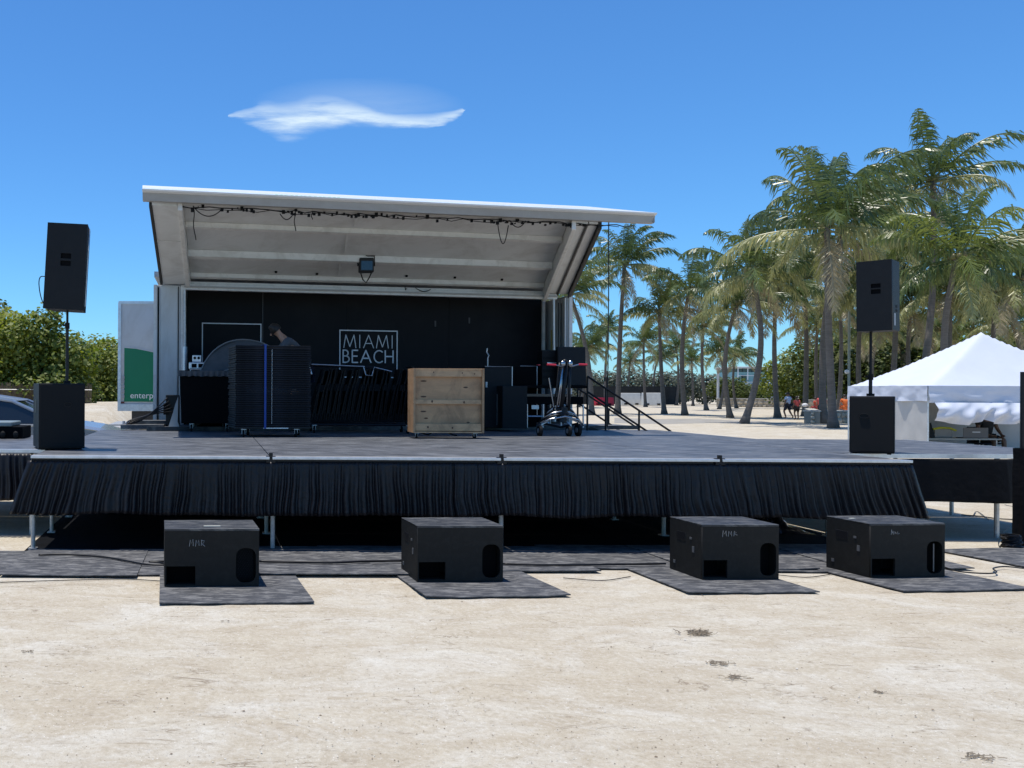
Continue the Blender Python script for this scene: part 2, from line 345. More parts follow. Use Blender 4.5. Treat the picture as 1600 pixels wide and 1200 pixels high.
# thin irregular strip of ground, greyer than the sand, behind the stage
grey_strip = mat('grey_ground', (.30, .28, .245), .9, var=.2, vs_=1, bump=.2)
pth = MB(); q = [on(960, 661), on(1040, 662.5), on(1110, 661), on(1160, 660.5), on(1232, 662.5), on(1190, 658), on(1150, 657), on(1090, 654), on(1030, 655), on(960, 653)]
pth.prism([(v.x, v.y) for v in q], -.05, .006); o = pth.build('path', grey_strip); o['kind'] = 'structure'
bk = MB()
def bank(a, b):
    x = -60+58.2*a; y = 20+80*b; u = min(1, max(0, (y-21.5)/6.5)); u = u*u*(3-2*u); e = min(1, (-1.8-x)/1.2+.05); return (x, y, -.1+1.36*u*e+.12*noise.noise((x*.4, y*.4, 2))*u)
bk.grid(90, 60, bank); o = bk.build('sand_bank', sand, smooth=True); o['kind'] = 'structure'
# scattered crumbs: coral pebbles, bits of dry leaf
peb = MB()
for i in range(5200):
    y = 3.4 + 5*rnd.random()**1.2; x = rnd.uniform(-.25, 1.0)*y*1.0
    s = rnd.uniform(.002, .0055)*(1.8 if rnd.random() < .04 else 1); h = s*.5
    a = rnd.random()*3.14; c_, s_ = math.cos(a)*s, math.sin(a)*s; k = rnd.uniform(.4, 1)
    peb.cur = 0 if rnd.random() < .45 else 1
    peb.add([(x+c_, y+s_, 0), (x-s_*k, y+c_*k, 0), (x-c_, y-s_, 0), (x+s_*k, y-c_*k, 0), (x, y, h)], [(0,1,4),(1,2,4),(2,3,4),(3,0,4)])
po = peb.build('pebbles', [mat('pale_pebble', (.6,.56,.48), .9), mat('brown_crumb', (.2,.15,.1), .9)]); tag(po, 'scattered pale pebbles and brown crumbs on the sand', 'pebbles', kind='stuff'); po.location.z = .003

def clump(px_, py_, w, n, label, seed, flat=.5):
    w *= .55; n = int(n*.9)
    c = on(px_, py_); rg = random.Random(seed); b = MB()
    for i in range(n):
        p = Vector((rg.gauss(0, w*.33), rg.gauss(0, w*.18), .01)); pts = [p.copy()]; a = rg.gauss(0, .8)
        for k in range(4):
            a += rg.uniform(-.9, .9); p = p + Vector((math.cos(a), math.sin(a)*.7, rg.uniform(-.5, .7)*flat))*w*.09; p.z = max(.004, p.z); pts.append(p.copy())
        b.tube(pts, rg.uniform(.0010, .0028), 4)
    o = b.build('seaweed', weed, loc=(c.x, c.y, 0)); return tag(o, label, 'seaweed', 'dry seaweed on the sand')
clump(1087, 991, .26, 110, 'largest tangled clump of dry seaweed on the open sand', 1, .9)
clump(1122, 1038, .22, 40, 'thin scatter of dry seaweed just below the largest clump', 2, .2)
clump(1150, 1060, .24, 26, 'sparse dark seaweed strands, lower of the two below the clump', 3, .2)
clump(1370, 1084, .10, 22, 'small dark tuft of seaweed on the right foreground sand', 4, .5)
clump(352, 972, .08, 12, 'little brown tuft beside the left mat front', 8, .4)
clump(40, 1020, .12, 14, 'seaweed bits at the left edge of the sand', 9, .3)
clump(1525, 1185, .2, 26, 'seaweed scatter in the bottom right corner', 10, .2)

# ------------------------------------------------------------------ main stage
ZD = 1.0
def deck_section(root, poly, name='deck_panel', gap=.004, z=ZD, dz=0):
    cx_ = sum(p[0] for p in poly)/len(poly); cy_ = sum(p[1] for p in poly)/len(poly)
    P = []
    for x, y in poly:
        d = Vector((cx_-x, cy_-y)); d = d.normalized()*gap*1.4; P.append((x+d.x, y+d.y))
    return MB().prism([(x-root.location.x, y-root.location.y) for x, y in P], z-.03, z+dz).build(name, deck_m, root, bevel=.003)
COLX = [-1.9, .63, 3.05, 5.34, 7.36]; RY = [9.45+1.22*i for i in range(7)]
stage = thing('portable_stage', 'long low black stage deck with silver front edge and steel legs', 'stage', (2.8, 9.5, 0))
for i in range(4):
    for j in range(6):
        if i == 0 and j >= 5: continue
        deck_section(stage, [(COLX[i], RY[j]), (COLX[i+1], RY[j]), (COLX[i+1], RY[j+1]), (COLX[i], RY[j+1])], dz=rnd.uniform(-.0015, .0015))
deck_section(stage, [(7.36, 13.64), (8.3, 13.64), (8.3, 16.77), (7.36, 16.77)])
deck_section(stage, [(7.36, 12.42), (7.6, 12.42), (7.6, 13.64), (7.36, 13.64)])
sx_, sy_ = stage.location.x, stage.location.y
for i in range(4):
    x0, x1 = COLX[i]+.015-sx_, COLX[i+1]-.015-sx_
    MB().box(x0, 9.37-sy_, ZD-.024, x1, 9.447-sy_, ZD+.004).build('edge_trim', alu, stage, bevel=.004)
    MB().box(x0, 9.41-sy_, ZD-.085, x1, 9.44-sy_, ZD-.0245).build('frame_rail', blackp, stage)
    MB().box(x0, 9.452-sy_, ZD+.001, x1, 9.56-sy_, ZD+.0035).build('edge_tape', mat('grey_edge_tape', (.17,.17,.165), .7, dust=(DUST,.5,5)), stage)
for x in COLX[1:4]:
    b = MB().box(x-.05-sx_, 9.385-sy_, ZD-.06, x+.05-sx_, 9.43-sy_, ZD+.012); b.box(x-.02-sx_, 9.39-sy_, ZD+.01, x+.02-sx_, 9.42-sy_, ZD+.045)
    b.build('corner_clamp', blackp, stage, bevel=.004)
for x in [-1.88, .66, 3.08, 5.36, 7.30]:
    for y in (9.50, 10.60, 11.9, 14.3):
        MB().tube([(x-sx_, y-sy_, .02), (x-sx_, y-sy_, ZD-.035)], .024, 10).box(x-sx_-.045, y-sy_-.045, 0.004, x-sx_+.045, y-sy_+.045, .02).build('leg', steel, stage, smooth=False)
wl = thing('portable_stage', 'left stage wing set back beside the long front stage', 'stage', (-3.2, 12, 0))
deck_section(wl, [(-4.35, 10.42), (-1.92, 10.42), (-1.92, 12.0), (-4.35, 12.0)]); deck_section(wl, [(-4.35, 12.0), (-1.92, 12.0), (-1.92, 13.6), (-4.35, 13.6)])
deck_section(wl, [(-6.8, 10.42), (-4.35, 10.42), (-4.35, 13.6), (-6.8, 13.6)]); deck_section(wl, [(-1.92, 14.9), (-1.2, 14.9), (-1.2, 15.6), (-1.92, 15.6)])
MB().box(-3.6, -1.63, ZD-.04, 1.28, -1.585, ZD+.004).build('edge_trim', alu, wl, bevel=.004)
for x, y in ((1.1, -1.5), (-.4, -1.5), (1.1, 1.4), (-1.6, -1.5)): MB().tube([(x, y, 0), (x, y, .96)], .024, 10).build('leg', steel, wl)
wr = thing('portable_stage', 'right stage wing with rounded outer corner by the white tent', 'stage', (9, 12, 0))
RP = [(7.38, 10.40), (9.2, 10.40), (9.75, 10.6), (10.15, 11.0), (10.45, 11.6), (10.53, 13.62), (7.62, 13.62), (7.62, 12.4), (7.38, 12.4)]
deck_section(wr, RP[:5]+[(10.47, 12.4), (7.38, 12.4)]); deck_section(wr, [(7.62, 12.41), (10.47, 12.41), (10.53, 13.62), (7.62, 13.62)])
tr = MB()
tp = RP[:6]
for (a, b) in zip(tp[:-1], tp[1:]):
    d = (Vector(b)-Vector(a)).normalized(); n_ = Vector((d.y, -d.x))*.03; A_, B_ = Vector(a)-Vector((9,12)), Vector(b)-Vector((9,12))
    tr.prism([tuple(A_+n_), tuple(B_+n_+d*.012), tuple(B_+n_*.1+d*.012), tuple(A_+n_*.1)], ZD-.045, ZD+.003)
tr.build('edge_trim', alu, wr)
for x, y in ((10.42-9, 12.6-12), (9.55-9, 12.5-12), (8.0-9, 13.4-12), (9.3-9, 10.6-12)): MB().tube([(x, y, 0), (x, y, .96)], .026, 10).build('leg', steel, wr)

def skirt(path, ztop, zbot, flare, seed, material, label, amp=(.020, .060), hem=.012, name='stage_skirt', step=.006, wid=(.022, .052)):
    """pleated cloth hung along a 2-D path; folds are geometry"""
    rg = random.Random(seed); P = [Vector(p) for p in path]; L = [0]
    for a, b in zip(P[:-1], P[1:]): L.append(L[-1]+(b-a).length)
    T_ = L[-1]; nx = int(T_/step); ny = 16
    knots = [0.]; hs = [rg.random()]
    while knots[-1] < T_+.3: knots.append(knots[-1]+rg.uniform(*wid)); hs.append(rg.random())
    hs = [h*.3+(.55+.6*abs(noise.noise((i*.37, seed, 0))))*(i % 2) for i, h in enumerate(hs)]
    import bisect
    def fold(s):
        s = min(max(s, 0), T_+.2); i = bisect.bisect_right(knots, s)-1; t = (s-knots[i])/(knots[i+1]-knots[i]); t = (1-math.cos(t*math.pi))/2
        return hs[i]*(1-t)+hs[i+1]*t
    def fn(a, b):
        s = a*T_; i = min(bisect.bisect_right(L, s)-1, len(P)-2); d = (P[i+1]-P[i]).normalized(); n_ = Vector((d.y, -d.x)); p = P[i]+d*(s-L[i])
        e = 1-b                                    # 0 top .. 1 hem (b=1 is the top)
        wv = noise.noise((s*1.7, e*1.3, seed))*.05*e + noise.noise((s*6, e*2.5, seed+9))*.018*e
        f = fold(s+wv)
        big = noise.noise((s*.9, 0, seed+3))*.03*e
        off = f*(amp[0]+(amp[1]-amp[0])*e**.7) + big + .035*e + .006*noise.noise((s*14, e*9, seed))*e
        fl = flare*math.copysign(abs(2*a-1)**(3.2 if a < .5 else 1.6), 2*a-1)*e*(1 if a < .5 else .72)
        z = ztop+(zbot-ztop)*e + hem*e*noise.noise((s*1.5, 3, seed))*2
        return (p.x+n_.x*off+d.x*fl, p.y+n_.y*off+d.y*fl, z)
    b = MB(); b.grid(nx, ny, fn); c = P[0]
    o = b.build(name, material, smooth=True); me = o.data; me.transform(Matrix.Translation((-c.x, -c.y, 0))); o.location = (c.x, c.y, 0)
    sm = o.modifiers.new('Solidify', 'SOLIDIFY'); sm.thickness = .0015
    return tag(o, label, 'skirt')
skirt([(-1.92, 9.40), (7.36, 9.40)], .952, .395, .19, 3, skirt_m, 'long pleated black satin skirt hung along the front stage edge')
skirt([(-5.0, 10.36), (-1.94, 10.36)], .95, .42, .05, 5, skirt_m, 'short pleated black skirt on the left stage wing')
skirt([(7.40, 10.365), (9.2, 10.365), (9.75, 10.56), (10.15, 10.95), (10.42, 11.4)], .95, .45, .02, 8, skirt2, 'flat dark skirt round the right stage wing', amp=(.004, .016), wid=(.08, .3))
for i in range(4):   # velcro band at the top of the pleats
    pass
# unseen cloth added to shut light out behind the legs; tarps on the ground
tb = MB(); tb.prism([(-1.95, 9.35), (7.4, 9.38), (7.4, 15.6), (-2.0, 15.2)], .0, .007); tag(tb.build('ground_tarp', tarp_m), 'black tarp spread on the sand beneath the front stage', 'tarp')
hb = MB(); hb.grid(150, 3, lambda a, b: (-1.85+9.1*a, 13.2+.02*math.sin(a*260)+.015*math.sin(a*97), .03+.92*b)); tag(hb.build('light_block_cloth', tarp_m, smooth=True), 'unseen black cloth added far back under the front stage to shut out light', 'cloth')
# crumpled shiny black plastic lying under the right end of the stage
cp = MB(); c0 = on(1225, 838)
cp.grid(26, 18, lambda a, b: ((a-.5)*.9, (b-.5)*.9, .01+.20*max(0, math.sin(a*3.14)*math.sin(b*3.14))*(.6+.9*abs(noise.noise((a*5, b*4, 2))))+.10*abs(noise.noise((a*13, b*9, 4)))*math.sin(a*3.14)*math.sin(b*3.14)))
tag(cp.build('plastic_sheet', mat('shiny_black_plastic', (.01,.011,.014), .13, var=.1), loc=(c0.x, c0.y+.55, 0)), 'crumpled shiny black plastic heaped under the right end of the front stage', 'plastic sheet')

# ------------------------------------------------------------------ rubber mats on the sand
def gmat(x0, y0, w, d, rz, label, z=.012, curl=0., seed=0):
    b = MB(); nx, ny = 14, 12
    def top(a, c): return (a*w, c*d, .009+curl*(abs(2*a-1)**4)*(1-c)**2+.004*noise.noise((a*3+seed, c*3, seed)))
    b.grid(nx, ny, top); n = len(b.v)
    low = [(x, y, z_-.009) for x, y, z_ in b.v]; b.add(low, [tuple(reversed(f)) for f in b.fc[:nx*ny]])
    ed = [i for i in range(nx)] ; 
    def side(i, j): b.fc.append((i, j, j+n, i+n)[::-1]); b.mi.append(0)
    W = nx+1
    for i in range(nx): side(i, i+1); side(ny*W+i+1, ny*W+i)
    for j in range(ny): side((j+1)*W, j*W); side(j*W+nx, (j+1)*W+nx)
    o = b.build('ground_mat', mat_m, loc=(x0, y0, z), rot=(0, 0, rz)); tag(o, label, 'mat', 'grey rubber mats on the sand'); return o
gmat(-.40, 7.05, 1.23, 1.22, R(3), 'grey square mat under the leftmost of the four ground subwoofers', curl=.004, seed=1)
gmat(1.76, 7.31, 1.22, 1.20, R(4), 'grey square mat under the second ground subwoofer', curl=.01, seed=2)
gmat(4.02, 7.53, 1.14, 1.12, R(2.5), 'grey square mat under the third ground subwoofer', curl=.003, seed=3)
gmat(5.90, 7.62, 1.22, 1.20, R(6), 'grey square mat under the rightmost ground subwoofer', curl=.003, seed=4)
ml = ['left edge mat on the sand below the left stage corner', 'mat between the left stage corner and the leftmost subwoofer', 'mat just behind the leftmost subwoofer',
      'mat right of the leftmost subwoofer, before the stage', 'mat behind and left of the second subwoofer', 'mat just right of the second subwoofer by the stage',
      'mat midway between the second and third subwoofers', 'mat with one lifted edge behind the third subwoofer', 'mat right of the third subwoofer', 'mat behind the rightmost subwoofer']
xs = [-3.15, -1.9, -.93, .32, 1.15, 2.42, 3.55, 4.55, 5.35, 6.1]; ys = [8.02, 8.06, 8.14, 8.30, 8.42, 8.36, 8.55, 8.5, 8.45, 8.62]
for i, (x, y) in enumerate(zip(xs, ys)):
    gmat(x, y, 1.24, 1.3, R(rnd.uniform(-1.5, 1.5)), ml[i], z=.012+.010*(i % 2), seed=20+i, curl=.012 if i == 7 else .002)
gmat(7.95, 8.75, 1.5, .95, R(8), 'mat at the right edge of the sand beyond the rightmost subwoofer', seed=40)
gmat(.30, 8.12, 2.2, .30, R(1), 'narrow strip of mat in front of the leftmost stage legs', z=.032, seed=41)
def cable(pts, r, label, z=.02, cat='cable', grp='cables on the sand'):
    P = spline([(on(x, y).x, on(x, y).y, z) for x, y in pts], 8); c = P[0].copy(); c.z = 0
    o = MB().tube([p-c for p in P], r, 6).build('cable', blackp, smooth=True, loc=c); return tag(o, label, cat, grp)
cable([(60, 874), (100, 873), (160, 877), (200, 884), (228, 889), (258, 890), (250, 886), (233, 885), (262, 884)], .009, 'black cable curling into the left side of the leftmost subwoofer', .045)
cable([(405, 885), (450, 886), (520, 887), (570, 885), (632, 884)], .012, 'thick black cable between the leftmost and second subwoofers', .05)
cable([(0, 912), (90, 909), (190, 907), (255, 910)], .004, 'thin wire on the sand left of the leftmost subwoofer', .012)
cable([(785, 888), (850, 890), (960, 889), (1040, 888)], .010, 'black cable behind the mats between the middle subwoofers', .045)
cable([(880, 905), (940, 909), (985, 903)], .004, 'thin wire on open sand between the middle subwoofers', .012)
cable([(1213, 900), (1260, 904), (1300, 899)], .004, 'thin wire on sand between the two right subwoofers', .012)
cable([(1472, 890), (1500, 898), (1540, 901), (1557, 899), (1552, 893), (1570, 890), (1600, 893)], .007, 'kinked black cable right of the rightmost subwoofer', .03)
cable([(1502, 806), (1530, 808), (1560, 812), (1600, 814)], .008, 'black cable on the sunny sand under the right wing', .014)
cable([(1600, 868), (1560, 850), (1595, 800), (1570, 790)], .004, 'thin wire running up the sand near the right post', .014)
cable([(1520, 808), (1527, 801), (1545, 814)], .005, 'short looped wire under the right wing', .016)

# ------------------------------------------------------------------ four ground subwoofers
def strokes(b, lines, x, y, z, s, r=.0028):
    for ln in lines: b.tube([(x+p[0]*s, y, z+p[1]*s) for p in ln], r, 4)
MMR = [[(0,0),(.15,.9),(.3,.35),(.5,1),(.55,.05)], [(.85,0),(.95,.85),(1.1,.4),(1.3,.9),(1.35,.1)], [(1.65,.1),(1.7,.9)], [(1.6,.85),(2.1,.75),(1.95,.45),(1.65,.45),(2.15,.0)]]
MMR2 = [[(0,0),(.08,.9),(.3,.4),(.5,.85),(.55,.1)], [(.8,.05),(.9,.8),(1.1,.35),(1.25,.8),(1.3,.1)], [(1.6,.1),(1.68,.8),(1.95,.6),(1.65,.42),(2.1,.25)]]
MLL = [[(0,0),(.1,1),(.25,.3),(.4,.75),(.45,0)], [(.8,.7),(.8,.1),(1.0,.5),(1.15,.1)], [(1.4,.6),(1.45,.1),(1.8,.25)]]
def ground_sub(x, y, rz, w, label, mark=None, mpos=(.25, .42), ms=.05, grille=False, bar=False, sideh=False, topbar=None, h=.49, d=.52):
    t = thing('subwoofer', label, 'subwoofer', (x, y, .024), rz, 'subwoofers on the ground before the stage')
    th = .018
    b = MB(); b.box(0, .02, 0, th, d, h); b.box(w-th, .02, 0, w, d, h); b.box(th, .02, 0, w-th, d, th); b.box(th, d-th, th, w-th, d, h-th)
    b.box(th, .30, th, w-th, .32, h-th)
    b.build('cabinet', subm, t, bevel=.003)
    MB().box(0, 0.002, h-th+.0005, w, d, h+.002).build('top_panel', subtop, t, bevel=.003)
    fp = plate('front_panel', [(0.001, .001), (w-.001, .001), (w-.001, h-th), (.001, h-th)],
               [[(.012, .014), (w*.325, .014), (w*.325, h*.355), (.012, h*.355)], rrect(w*.755, .032, w*.965, h*.665, w*.085)], 0, .02)
    fp.materials.clear(); fp.materials.append(subm); link('front_panel', fp, t)
    MB().box(.012, .16, .02, w*.33, .17, h*.36).build('mouth_baffle', dark, t)
    if grille:
        g_ = MB(); nx, nz_ = 7, 18
        for i in range(nz_):
            zz = .045+i*(h*.6)/nz_
            for j in range(nx):
                xx = w*.765+(j+.5*(i % 2)+.3)*w*.19/nx
                g_.tube([(xx, .014, zz), (xx+.008, .014, zz+.008), (xx, .014, zz+.016), (xx-.008, .014, zz+.008), (xx, .014, zz)], .0016, 3, False)
        g_.build('grille', blackp, t)
    else: MB().box(w*.75, .10, .02, w*.97, .11, h*.68).build('port_baffle', dark, t)
    if bar: MB().tube([(w*.86, .012, .05), (w*.86, .012, h*.62)], .006, 6).build('port_brace', mat('grey_metal', (.16,.16,.16), .4, .5), t)
    if sideh:
        MB().box(-.004, .26, h*.62, .002, .40, h*.78).build('side_handle', blackp, t, bevel=.003)
        MB().box(-.006, .12, h*.45, .0, .15, h*.56).build('latch', mat('dull_latch', (.12,.12,.12), .5, .3), t); MB().box(-.006, .16, h*.68, .0, .19, h*.72).build('latch', mat('dull_latch', (.12,.12,.12), .5, .3), t)
        MB().box(-.006, .42, h*.14, .0, .45, h*.2).build('latch', mat('dull_latch', (.12,.12,.12), .5, .3), t)
    if mark:
        m_ = MB(); strokes(m_, mark, w*mpos[0], -.0015, h*(1-mpos[1]), ms); m_.build('painted_mark', mat('silver_marker', (.26,.26,.25), .6), t)
    if topbar:
        MB().box(w*topbar[0], d*topbar[2], h+.001, w*topbar[1], d*topbar[2]+.03, h+.006).build('tape_strip', mat('pale_tape', (.5,.5,.42), .7), t)
    for sx in (.02, w-.06):
        for sy in (.04, d-.08): MB().box(sx, sy, -.006, sx+.04, sy+.04, .001).build('foot', rubber, t)
    return t
ground_sub(-.39, 7.62, R(3.5), .81, 'leftmost ground subwoofer with scrawled letters and a perforated port', MMR, (.26, .30), .062, grille=True, topbar=(.42, .60, .25))
ground_sub(1.82, 7.87, R(3.6), .77, 'second ground subwoofer, black and unmarked, left of centre', None, sideh=True)
ground_sub(4.41, 8.03, R(3), .71, 'third ground subwoofer with scrawled letters above plain dark port', MMR2, (.26, .22), .065, sideh=True)
ground_sub(6.0, 8.14, R(5.5), .735, 'rightmost ground subwoofer with small scrawl and a brace in its port', MLL, (.27, .20), .045, bar=True, sideh=True, topbar=(.1, .17, .6))

# ------------------------------------------------------------------ speaker stacks on the deck
def deck_sub(x, y, rz, w, h, d, label, logo):
    t = thing('subwoofer', label, 'subwoofer', (x, y, ZD+.004), rz)
    MB().box(0, .012, 0.012, w, d, h).build('cabinet', spk_m, t, bevel=.006)
    MB().box(.012, -.004, .03, w-.012, .011, h-.015).build('grille', mat('grille_black', (.004,.0045,.005), .7, spec=.3, var=.1, bump=.3, bs=400), t, bevel=.004)
    lg = MB(); c = (w*logo[0], h*logo[1])
    lg.tube([(c[0]+.045*math.cos(a), -.007, c[1]+.026*math.sin(a)) for a in [2*math.pi*k/16 for k in range(17)]], .0035, 5, False); lg.build('badge', blackp, t)
    MB().box(-.003, d*.4, h*.55, .0, d*.65, h*.75).build('side_handle', blackp, t)
    for sx in (.03, w-.07):
        for sy in (.04, d-.08): MB().box(sx, sy, -.002, sx+.04, sy+.04, .0125).build('foot', rubber, t)
    return t
def pole(x, y, z0, z1, label, knobz):
    t = thing('speaker_pole', label, 'pole', (x, y, z0))
    MB().tube([(0,0,0), (0,0,knobz-z0)], .019, 10).build('lower_tube', blackp, t); MB().tube([(0,0,knobz-z0-.05), (0,0,z1-z0)], .0145, 10).build('upper_tube', spk_m, t)
    MB().tube([(0,0,knobz-z0-.04), (0,0,knobz-z0+.03)], .028, 10).tube([(0,0,knobz-z0), (-.055,0,knobz-z0)], .012, 8).build('clamp', rubber, t)
    MB().tube([(0,0,0), (0,0,.03)], .04, 12).build('collar', rubber, t)
    return t
def loud(x, y, z, w, h, d, rz, tilt, label, slots, side=None, tp_=.82):
    t = thing('loudspeaker', label, 'loudspeaker', (x, y, z), rz); t.rotation_euler = (0, tilt, rz)
    c = plate('cabinet_front', [(-w/2, 0), (w/2, 0), (w/2, h), (-w/2, h)], slots, 0, .02); c.materials.clear(); c.materials.append(spk_m); link('front_grille', c, t)
    MB().prism([(-w/2, .021), (w/2, .021), (w/2*tp_, d), (-w/2*tp_, d)], 0.001, h-.001).build('cabinet', spk_m, t, bevel=.006)
    for s in slots:
        xs_ = [p[0] for p in s]; zs_ = [p[1] for p in s]; MB().box(min(xs_), .012, min(zs_), max(xs_), .0195, max(zs_)).build('handle_recess', dark, t)
    if side: side(t)
    return t
deck_sub(-1.97, 10.25, R(17), .53, .765, .62, 'tall black subwoofer under the pole at the left stage corner', (.62, .68))
pole(-1.69, 10.5, ZD+.77, 2.64, 'black speaker pole between the left subwoofer and its loudspeaker', 2.45)
sl = [[(-.06, .585), (.06, .585), (.06, .645), (-.06, .645)], [(-.06, .50), (.06, .50), (.06, .56), (-.06, .56)]]
def side_l(t):
    MB().tube([(.245, .05, .05), (.245, .05, .75), (.24, .1, .95)], .006, 6).build('bright_edge_strip', alu, t)  # bright metal strip along the cabinet's right edge
loud(-1.71, 10.3, 2.62, .465, .99, .42, R(-2), R(3), 'tall black loudspeaker leaning on its pole at the left', sl, side_l)
P = spline([at(72, 432, 10.45), at(63, 433, 10.5), at(61, 446, 10.5), at(66, 470, 10.5), at(80, 490, 10.5), at(97, 503, 10.5)], 6); c = P[0].copy()
tag(MB().tube([p-c for p in P], .006, 6).build('speaker_cable', blackp, smooth=True, loc=c), 'thin black cable looping off the left loudspeaker to its pole', 'cable')
deck_sub(7.43, 10.43, R(-38), .42, .665, .45, 'squat black subwoofer under the pole at the right stage corner', (.33, .66))
pole(7.80, 10.60, ZD+.67, 2.44, 'black speaker pole between the right subwoofer and its loudspeaker', 1.9)
sl = [[(-.03, .50), (.065, .50), (.065, .55), (-.03, .55)], [(-.03, .43), (.065, .43), (.065, .485), (-.03, .485)]]
def side_r(t):
    for z_ in (.22, .27): MB().box(.1655, .16, z_, .172, .22, z_+.03).build('side_port', rubber, t)
    MB().box(.1665, .08, .06, .175, .13, .2).build('side_plate', mat('pale_label', (.4,.4,.4), .5), t)
loud(7.72, 10.44, 2.43, .345, .82, .34, R(-51), R(-.5), 'black loudspeaker on its pole before the palms at the right', sl, side_r, .95)

# ------------------------------------------------------------------ stage trailer
TH = R(10.7); ca, sa = math.cos(TH), math.sin(TH); TO = Vector((-1.07, 16.55, 0)); TL = 8.45
def T(u, v, z): return (u*ca, v+u*sa, z)
def Rf(u, t, h): return T(.14+(u-.14)*(1-.10*t), -3.2*t, 3.66+.84*t+h)
def Tu(px_, v):              # trailer coordinate along its length seen at photo x on the plane v
    k = (px_-CX)/FP; return (k*(TO.y+v)-TO.x)/(ca-k*sa)
def Tz(px_, py_, v): u = Tu(px_, v); return at(px_, py_, TO.y+v+u*sa).z
tr = thing('stage_trailer', 'white mobile stage trailer with raised roof and black back wall', 'stage trailer', TO)
def tp(name, m_, fn, f=T, bevel=0, parent=None, label=None, smooth=False):
    b = MB(f); fn(b); return b.build(name, m_, parent or tr, bevel=bevel, label=label, smooth=smooth)
floor_m = mat('grey_trailer_floor', (.11, .115, .125), .6, var=.2, dust=(DUST, .5, 3))
tp('stage_floor', floor_m, lambda b: b.box(-.0, -1.38, 1.006, TL, 2.3, 1.055))
tp('floor_edge', mat('dark_edge', (.03,.032,.036), .5, dust=(DUST,.3,4)), lambda b: b.box(-.02, -1.42, 1.004, 9.3, -1.385, 1.075))
tp('landing', floor_m, lambda b: b.box(TL+.005, -1.38, 1.006, 9.3, -.1, 1.06))
tp('chassis', mat('dark_chassis', (.03,.03,.032), .6), lambda b: b.box(.1, .1, .55, TL-.1, 2.2, .98))
UW0, UW1 = .60, 8.2
pan = [UW0, Tu(410, .9), 3.9, 6.1, UW1]
for a, b_ in zip(pan[:-1], pan[1:]): tp('back_panel', back_m, lambda b: b.box(a+.003, .9, 1.057, b_-.003, .94, 3.9))
u_ = Tu(410, .88); tp('panel_joint', mat('joint_strip', (.05,.055,.06), .5), lambda b: b.box(u_-.008, .885, 1.06, u_+.008, .898, 3.8))
tp('inner_wall', back_m, lambda b: b.box(.572, .03, 1.057, .598, .9, 3.62))
for px_, py_ in ((680, 505), (733, 500)):
    uu = Tu(px_, .89); zz = Tz(px_, py_, .89); tp('wall_scuff', mat('scuff', (.06,.06,.062), .7), lambda b: b.box(uu-.02, .892, zz-.07, uu+.015, .899, zz+.05))
# MIAMI BEACH sign and the second frame
def sign(x0, y0, x1, y1, w=.018):
    ua, ub = Tu(x0, .88), Tu(x1, .88); za, zb = Tz(x0, y1, .88), Tz(x0, y0, .88)
    b = MB(T)
    b.box(ua, .884, za, ub, .899, za+w); b.box(ua, .884, zb-w, ub, .899, zb); b.box(ua, .884, za+w, ua+w, .899, zb-w); b.box(ub-w, .884, za+w, ub, .899, zb-w)
    return ua, ub, za, zb, b.build('sign_frame', sign_m, tr)
ua, ub, za, zb, fr = sign(530, 515, 621, 590, .022)
def stroke_letter(segs, ux, uz, w, h, th, curve=None):
    b = MB(T)
    for seg in segs:
        for (a, c), (d, e) in zip(seg[:-1], seg[1:]):
            A_ = Vector((a*w, c*h)); B_ = Vector((d*w, e*h)); dr = (B_-A_).normalized()*th/2; n_ = Vector((-dr.y, dr.x))
            q = [A_-dr*.6+n_, A_-dr*.6-n_, B_+dr*.6-n_, B_+dr*.6+n_]
            vs_ = [(ux+p.x, .886, uz+p.y) for p in q]+[(ux+p.x, .898, uz+p.y) for p in q]
            b.add(vs_, [(0,1,2,3),(7,6,5,4),(0,4,5,1),(1,5,6,2),(2,6,7,3),(3,7,4,0)])
    return b.build('letter', sign_m, fr)
def arc(cx_, cy_, rx, ry, a0, a1, n=10): return [(cx_+rx*math.cos(R(a0+(a1-a0)*i/n)), cy_+ry*math.sin(R(a0+(a1-a0)*i/n))) for i in range(n+1)]
LET = {'M': [[(0,0),(.16,1),(.5,.08),(.84,1),(1,0)]], 'I': [[(.5,0),(.5,1)]], 'A': [[(0,0),(.5,1),(1,0)], [(.2,.35),(.8,.35)]],
       'B': [[(0,0),(0,1),(.35,1)]+arc(.35,.76,.45,.24,90,-90,8)+[(0,.52)], [(.35,.52)]+arc(.4,.26,.58,.26,90,-90,8)+[(0,0)]],
       'E': [[(1,0),(0,0),(0,1),(1,1)], [(0,.52),(.9,.52)]], 'C': [arc(.62,.5,.6,.5,50,310,14)], 'H': [[(0,0),(0,1)], [(1,0),(1,1)], [(0,.52),(1,.52)]]}
def word(txt, px0, px1, py0, py1, th):
    wd = {'M': 1.25, 'I': .2, 'A': 1.05, 'B': .62, 'E': .55, 'C': .85, 'H': .8}; gp = .3
    tot = sum(wd[c] for c in txt)+gp*(len(txt)-1); u0, u1 = Tu(px0, .88), Tu(px1, .88); k = (u1-u0)/tot; z0, z1 = Tz(px0, py1, .88), Tz(px0, py0, .88); x = u0
    for c in txt: stroke_letter(LET[c], x, z0, wd[c]*k, z1-z0, th); x += (wd[c]+gp)*k
word('MIAMI', 537, 614, 523, 543, .016); word('BEACH', 536, 614, 547, 566, .026)
sign(315, 504, 408, 590, .02)
